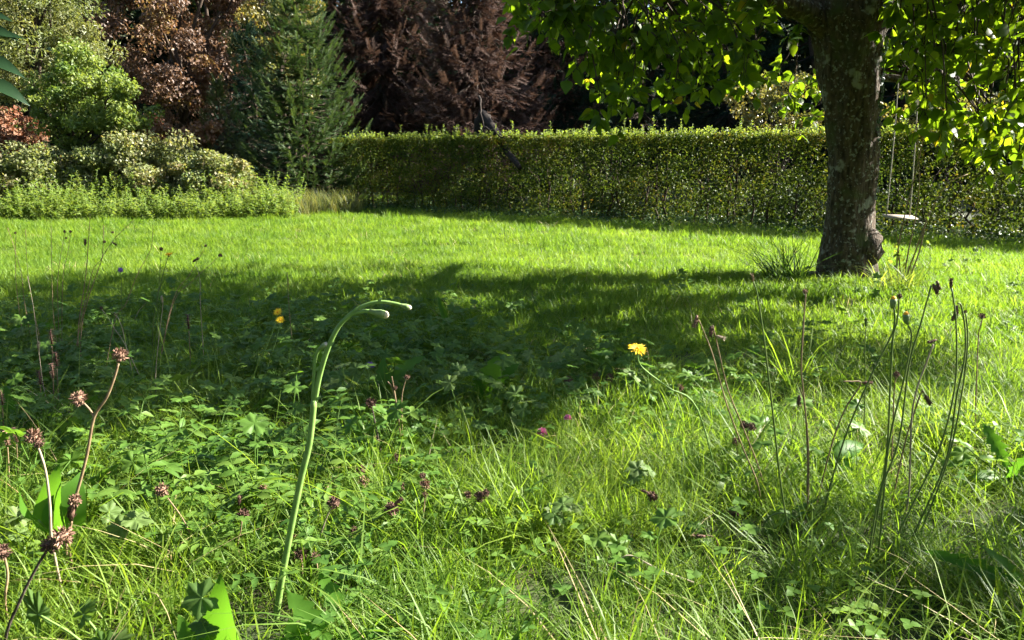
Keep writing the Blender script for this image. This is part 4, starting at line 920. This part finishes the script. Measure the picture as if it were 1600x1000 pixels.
K('dark brown head on a long slanting stalk', [(450, 912), (520, 858), (575, 820), (604, 800)], 1.34, [(611, 795, 'ball', .023, M_HEAD), (623, 783, 'long', .011, M_HEAD, (.7, 0, .5))], M_STEM_D, (.0018, .0014))
K('small dark head left of a pair in the centre grass', [(700, 838), (715, 808), (728, 782)], 1.42, [(731, 773, 'ball', .014, M_HEAD)], M_STEM_D, (.0014, .0012))
K('larger dark head right of a pair in the centre grass', [(706, 846), (728, 812), (744, 786)], 1.40, [(749, 776, 'ball', .020, M_HEAD), (759, 770, 'ball', .014, M_HEAD)], M_STEM_D, (.0014, .0012))
K('upright stalk with three small brown heads in a row', [(660, 830), (662, 800), (664, 770), (662, 748)], 1.44, [(664, 757, 'ball', .019, M_HEAD_R), (660, 743, 'ball', .012, M_HEAD), (664, 773, 'ball', .012, M_HEAD)], r=(.0015, .0012))
K('small brown head below the slanting stalk', [(548, 860), (550, 845), (550, 836)], 1.36, [(553, 829, 'ball', .014, M_HEAD), (545, 842, 'ball', .011, M_HEAD)], r=(.0012, .001))
K('brown head left of the lower budding stem', [(372, 850), (376, 830), (378, 815)], 1.36, [(380, 804, 'ball', .020, M_HEAD), (374, 782, 'long', .011, M_HEAD)], r=(.0014, .0012))
K('pale brown head near the top of the sunny herbs', [(418, 800), (414, 780)], 1.5, [(412, 765, 'ball', .018, M_HEAD_R)], r=(.0014, .0012))
K('dark head low beside the budding stem', [(498, 900), (495, 880)], 1.27, [(493, 870, 'ball', .016, M_HEAD)], r=(.0014, .0012))
K('dark twiggy stalk in the shade right of the budding stem', [(598, 720), (590, 680), (584, 650), (581, 636)], 1.85, [(580, 630, 'ball', .024, M_HEAD), (590, 690, 'long', .016, M_HEAD)], M_DEADWOOD, (.002, .0015))
K('forked bare brown twig at the shade edge', [(627, 690), (622, 650), (616, 610), (612, 588)], 1.9, [(618, 606, 'ball', .009, M_HEAD)], r=(.0022, .0014), extra=[[(618, 625), (612, 605), (606, 596)]])
K('brown twig with small dry star beside the forked twig', [(628, 660), (628, 620), (634, 592)], 1.9, [(636, 589, 'ball', .012, M_HEAD_R)], r=(.0016, .0012))
K('shaggy brown head among grass right of the centre', [(1030, 812), (1024, 790)], 1.48, [(1019, 776, 'ball', .020, M_HEAD), (1008, 768, 'long', .010, M_HEAD, (-1, 0, .4))], r=(.0014, .0012))
for x, y, lab in ((564, 735, 'withered brown head left of three in the lit grass edge'), (568, 752, 'withered brown head just under another in the lit grass edge'), (620, 715, 'withered brown head at the lit grass edge'), (625, 760, 'small brown head beside the upright triple stalk'),
                  (458, 842, 'brown head partly behind the budding stem'), (470, 865, 'low brown head right of the budding stem'), (863, 562, 'dark red head above the cranesbill leaves'), (932, 588, 'dark red head left of the yellow flower'), (953, 590, 'dark brown head just left of the yellow flower stem'),
                  (888, 595, 'brown head among the pale cranesbill leaves'), (1150, 690, 'reddish head in the grass below the leaning stalks'), (1063, 605, 'withered head touching the yellow flower stem'), (1147, 800, 'dark brown head in the shadowed grass gap')):
    g = gnd(x, y + 38); Yk = g[1] * .97
    K(lab, [(x + 3, y + 36), (x + 2, y + 18), (x, y + 5)], Yk, [(x, y, 'ball', .020 if y > 600 else .026, M_HEAD if (x + y) % 2 else M_HEAD_R)], r=(.0014, .0012))

# self-heal spikes in the shade at left
for x, y, Y, lab in ((80, 527, 2.45, 'brown self-heal spike, highest of the shaded group at left'), (82, 580, 2.3, 'light brown self-heal spike in the shade at left'), (62, 590, 2.25, 'thin brown self-heal spike left of the light one'), (88, 562, 2.4, 'small brown self-heal spike between two larger ones'),
                     (3, 622, 2.0, 'brown self-heal spike at the left picture edge'), (11, 685, 1.7, 'dark self-heal spike low at the left edge'), (25, 680, 1.75, 'dark self-heal spike left of the pale dry stalk'), (294, 503, 2.8, 'reddish self-heal spike alone in the shade')):
    stalk('self_heal_spike', lab, 'wildflower', [(x + 4, y + 90), (x + 3, y + 50), (x + 1, y + 14)], Y, Y, (.0016, .0013), M_STEM_B, [(x, y, 'spike', .018 * Y / 2.3 + .004, M_HEAD_R if (x % 2) else M_HEAD, (0, 0, 1))], 'brown self-heal spikes in the shade')

# thin dry stems at upper left
GT = 'thin dark stems against the lawn at upper left'
def T(lab, pts, Y, heads=(), r=(.0017, .0011), mat=M_STEM_B): r = (r[0] * .8, r[1] * .8); stalk('thin_dry_stem', lab, 'wildflower', pts, Y, Y, r, mat, heads, GT)
T('thin stem with tiny bud nearest the left edge', [(38, 470), (33, 426), (20, 380), (12, 356)], 3.3)
T('straight thin stem second from the left edge', [(26, 450), (24, 400), (25, 365)], 3.4, [(24, 364, 'ball', .010, M_HEAD)])
T('thin stem leaning left beside a straight one', [(60, 520), (44, 430), (40, 358)], 3.2)
T('straight thin stem at the left third of the group', [(84, 500), (81, 426), (80, 352)], 3.2)
T('thin stem with small dark bud curving right', [(90, 450), (95, 400), (101, 364)], 3.3, [(101, 362, 'ball', .011, M_HEAD)])
T('thin stem with dark bud at mid left', [(98, 440), (106, 395), (110, 364)], 3.3, [(110, 362, 'ball', .011, M_HEAD), (103, 372, 'ball', .009, M_HEAD)])
T('thick dark stem reaching highest at upper left', [(122, 520), (134, 430), (138, 380), (141, 334)], 3.0, [(133, 378, 'long', .016, M_HEAD)], (.0028, .0014))
T('reddish branching stem forked at the top', [(126, 530), (134, 480), (152, 425), (160, 400), (162, 352)], 2.9, [(163, 378, 'ball', .010, M_HEAD)], (.003, .0014))
T('slanting stem leaning far right at upper left', [(140, 440), (158, 405), (180, 372), (208, 345)], 2.95, [(179, 381, 'long', .012, M_HEAD, (.7, 0, -.6)), (176, 363, 'ball', .009, M_HEAD)], (.002, .001))
T('long slanting brown stem with side shoot', [(180, 500), (196, 476), (214, 430), (236, 388), (239, 352)], 2.9)
T('thin stem with round dark bud beside the small yellow flower', [(246, 480), (249, 440), (252, 392)], 3.0, [(252, 389, 'ball', .014, M_HEAD)], mat=M_STEM_D)
T('stem with dark drooping bud leaning right', [(270, 470), (296, 430), (306, 412), (320, 388)], 3.0, [(306, 406, 'long', .016, M_HEAD, (.8, 0, .5)), (321, 384, 'ball', .010, M_HEAD)])
T('slanting stem ending in a dark bud at right of the group', [(270, 476), (300, 440), (330, 412), (343, 400)], 2.95, [(344, 399, 'ball', .013, M_HEAD)])
T('pale curved dry stem under the drooping bud', [(313, 475), (313, 445), (309, 422), (304, 415)], 2.9, mat=M_STEM_P)
T('forked pale dry stem in the shade', [(196, 540), (180, 515), (168, 495), (159, 483)], 2.6, [(158, 481, 'ball', .010, M_HEAD)], mat=M_STEM_P)
T('pale hooked dry stem beside the forked one', [(196, 535), (190, 510), (183, 494), (178, 487)], 2.6, mat=M_STEM_P)
T('upright green stem with pale torn tip', [(236, 605), (240, 560), (247, 500), (252, 465)], 2.3, [(253, 468, 'long', .012, M_STEM_P, (0, 0, 1))], mat=M_STEM_D)
T('upright pale stem twin of the green one', [(243, 600), (247, 540), (254, 480), (253, 462)], 2.32, mat=M_STEM_P)
T('withered pale stem standing left in the shade', [(68, 605), (62, 560), (52, 480), (43, 432)], 2.4, [(60, 540, 'long', .014, M_STEM_P, (.2, 0, 1))], mat=M_STEM_P)
T('dark thin stem with small head behind the slanting ones', [(190, 480), (190, 445), (188, 425)], 3.1, [(188, 422, 'ball', .018, M_PUR)], mat=M_STEM_D)
T('reddish dry stem by the two small yellow flowers', [(452, 485), (450, 450), (449, 425)], 3.3, [(450, 440, 'spike', .014, M_HEAD_R, (0, 0, 1))])

# broad leaves
def leafy_plant(name, lab, cat, base, leaves, tmpl, mat, group=None, stalk_r=.0018, stem_mat=None):
    """leaves: (px,py of stalk end, Y, dir, normal, length, width)"""
    t = thing(name, lab, cat, base, group)
    for (x, y, Y, d, n, L, W) in leaves:
        p = at(x, y, Y); o = MB().stamp(*tmpl, p[None], frames(np.array([d], float), np.array([n], float), L, W), rng.random()).build('leaf', mat, t, True)
        q = np.array([base[0], base[1], float(terrain(base[0], base[1])) - .01]); MB().tube(smooth_path([q, (p + q) / 2 + [0, 0, .02], p], 8), stalk_r, 5).build('leaf_stalk', stem_mat or M_STEM_G, t, True)
    return t
def gb(px, py, dy=0): return on_ground(*(at(px, py, 1)[:1] * 0), ) if False else gnd(px, py) + np.array([0, dy, 0])
g = on_ground(at(100, 850, 1.30)[0], 1.33)
leafy_plant('dock_plant', 'bright backlit dock leaves at the left edge behind the dry stalk', 'plant', g, [(95, 835, 1.30, (-.25, .1, .95), (-.5, -.8, .2), .125, .11), (95, 832, 1.31, (.25, .1, .8), (.3, -.9, .3), .11, .075), (60, 812, 1.3, (-.3, -.2, .6), (-.7, -.4, .5), .08, .025)], LONGLEAF, M_DOCK)
g = on_ground(at(770, 640, 2.42)[0], 2.42)
leafy_plant('dock_plant', 'yellow green wavy dock leaf glowing at the shade edge in the middle', 'plant', g, [(762, 632, 2.4, (.05, -.1, 1), (-.6, -.8, .1), .17, .12), (756, 628, 2.4, (-.35, -.1, .8), (-.6, -.6, .5), .10, .06), (775, 605, 2.42, (.5, 0, .7), (-.5, -.8, .3), .11, .05)], TOOTHED, M_DOCK)
g = on_ground(at(340, 1040, 1.02)[0], 1.04)
leafy_plant('dock_plant', 'broad upright dock leaf at the bottom edge left of the budding stem', 'plant', g, [(372, 1035, 1.02, (-.35, 0, .95), (-.5, -.85, .2), .13, .095), (380, 1045, 1.02, (.6, 0, .5), (0, -.6, .8), .09, .035), (320, 1030, 1.03, (-.6, .2, .7), (-.2, -.7, .6), .08, .04)], LONGLEAF, M_DOCK)
g = on_ground(at(490, 1040, 1.04)[0], 1.06)
leafy_plant('sow_thistle', 'toothed pale green leaves sprawling at the bottom edge right of the budding stem', 'plant', g, [(520, 1010, 1.03, (-.55, .1, .75), (.3, -.7, .6), .11, .045), (505, 1015, 1.05, (.95, .1, .35), (0, -.6, .8), .10, .04), (480, 1030, 1.04, (-.2, -.1, .6), (0, -.8, .6), .07, .05), (540, 985, 1.1, (-.3, .3, .6), (.2, -.5, .9), .11, .04), (560, 990, 1.1, (.7, .3, .2), (0, -.4, .9), .11, .04)], TOOTHED, M_DOCK)
g = on_ground(at(180, 1040, 1.0)[0], 1.02)
leafy_plant('mallow_plant', 'soft folded grey green leaves at the bottom left edge', 'plant', g, [(170, 1010, 1.02, (.9, .1, .45), (-.2, -.6, .8), .085, .05), (165, 1010, 1.02, (-.3, 0, .8), (0, -.8, .5), .06, .05), (130, 960, 1.06, (.4, .2, .5), (-.3, -.6, .7), .06, .05), (60, 960, 1.05, (-.2, 0, .8), (.2, -.8, .5), .10, .035)], PALM7, M_CRANE)
for lab, (x, y), sp, k in (('grey green round leaf clump at the left edge beside the dock', (30, 810), 26, 4), ('pale lobed leaf clump in the sunny grass left of the budding stem', (195, 810), 34, 4), ('pale lobed leaf clump at the foot of the budding stem', (335, 965), 34, 5),
                          ('taller pale cranesbill clump under the shade edge left of the yellow flower', (890, 552), 26, 4), ('wide pale cranesbill clump at the shade edge', (850, 575), 44, 8), ('sunny cranesbill clump right of the glowing dock leaf', (820, 625), 40, 7),
                          ('small cranesbill clump above the pink clover', (905, 610), 40, 7), ('cranesbill clump at the foot of the yellow flower stem', (1015, 590), 36, 5), ('dim cranesbill clump right of the budding stem', (690, 590), 46, 7), ('cranesbill clump in the dark hollow below the dim one', (725, 640), 50, 8),
                          ('bluish lobed leaf clump in the sunny grass right of the centre', (880, 790), 24, 4), ('silvery lobed leaf clump in the bright grass', (1000, 728), 34, 4), ('dim lobed clump at the left edge in the shade', (28, 525), 40, 6), ('lobed clump left of the budding stem in the shade', (400, 540), 60, 8), ('cranesbill clump beside the purple flower', (540, 590), 50, 7)):
    g = gnd(x, y + 55); Yk = g[1]; s = .060 if y > 700 else .062
    leafy_plant('cranesbill_plant', lab, 'plant', g, [(x + rng.normal(0, sp * .55), y + rng.normal(0, sp * .38), Yk * rng.uniform(.94, .99), (*rng.normal(0, 1, 2), -.1), (*rng.normal(0, .45, 2) - [0, .35], .9), s * rng.uniform(.75, 1.15), s * rng.uniform(.8, 1.15)) for _ in range(k)], PALM, M_CRANE, 'lobed cranesbill clumps', .0013)
for lab, (x, y), L, W, tm in (('long toothed leaf lying in the grass at the lower right edge', (1600, 915), .16, .035, TOOTHED), ('flat broad leaf in the bright grass on the right', (1300, 712), .12, .05, LONGLEAF), ('grey toothed leaf near the right picture edge', (1575, 735), .12, .045, TOOTHED),
                          ('long arching dandelion leaf in the shade beside the purple flower', (590, 610), .20, .06, TOOTHED), ('upright dim leaf in the shade right of the budding stem', (500, 590), .12, .05, TOOTHED), ('slim backlit leaf upright in the shade', (700, 505), .15, .03, LONGLEAF), ('drooping leaf blade in the shade at left', (25, 515), .18, .05, LONGLEAF), ('toothed leaf catching light in the left shade', (28, 660), .12, .05, TOOTHED)):
    g = gnd(x, y + 30)
    d0 = {'long too': (-.9, .2, .35), 'flat bro': (.9, .3, .25), 'grey too': (-.3, .2, .8), 'long arc': (.75, .3, .7), 'upright ': (-.1, 0, 1), 'slim bac': (-.35, 0, .9), 'drooping': (.9, .1, .2), 'toothed ': (-.4, .1, .8)}[lab[:8]]
    leafy_plant('dandelion_plant', lab, 'plant', g, [(x, y, g[1] - .03, d0, (-.2, -.7, .6), L, W)] + [(x + rng.normal(0, 10), y + 12, g[1] - .02, (*rng.normal(0, .8, 2), .5), (0, -.5, .8), L * .7, W * .8) for _ in range(3)], tm, M_DOCK, 'single broad leaved plants in the grass')

# fruit tree branch reaching in at the top left, close to the camera
YB = 1.9
M_FRUIT_SHADE = leaf_mat('fruit_tree_leaf_shade', [(0.008, 0.024, 0.008), (0.014, 0.034, 0.012)], .08, 1.2, .5, .15)  # shade on these leaves is put into the dark colour
ft = thing('fruit_tree', 'fruit tree leaves coloured dark for shade, reaching in at the top left edge', 'tree', on_ground(-1.75, YB))
MB().tube(smooth_path([on_ground(-1.75, YB) - [0, 0, .05], on_ground(-1.78, YB) + [0, 0, .6], on_ground(-1.72, YB) + [0, 0, 1.4], on_ground(-1.8, YB) + [0, 0, 2.2]], 16), np.linspace(.035, .012, 16), 8).build('trunk', M_BARK, ft, True)
tpz = on_ground(-1.74, YB) + [0, 0, 1.0]
for (x, y, L, d) in ((-34, 30, .075, (1, 0, .12)), (-30, 52, .085, (1, -.1, -.02)), (-32, 68, .10, (1, 0, .3)), (-40, 98, .11, (1, 0, -.12)), (-36, 132, .115, (1, .1, -.25))):
    p = at(x, y, YB - .02); MB().stamp(*oval(7, .18, -.22, .9), p[None], frames(np.array([d], float), np.array([[0.1, -.5, .8]]), L, L * .42), .3).build('leaf', M_FRUIT_SHADE, ft, True)
    MB().tube(smooth_path([np.array([-1.75, YB, p[2] - .12]), p - [.06, 0, .02], p], 8), .003, 5).build('twig', M_TWIG, ft, True)
c = np.array([-2.1, YB, 2.35]); C, R = ellipsoid_clumps(c, (.45, .5, .5), 14, (.12, .2)); tag(clump_leaves(MB(), C, R, 500, .085, OVAL3, .4, .5).build('crown', M_FRUIT_SHADE, ft), kind='stuff')
for o in bpy.data.objects:
    if '_w' in o: del o['_w']
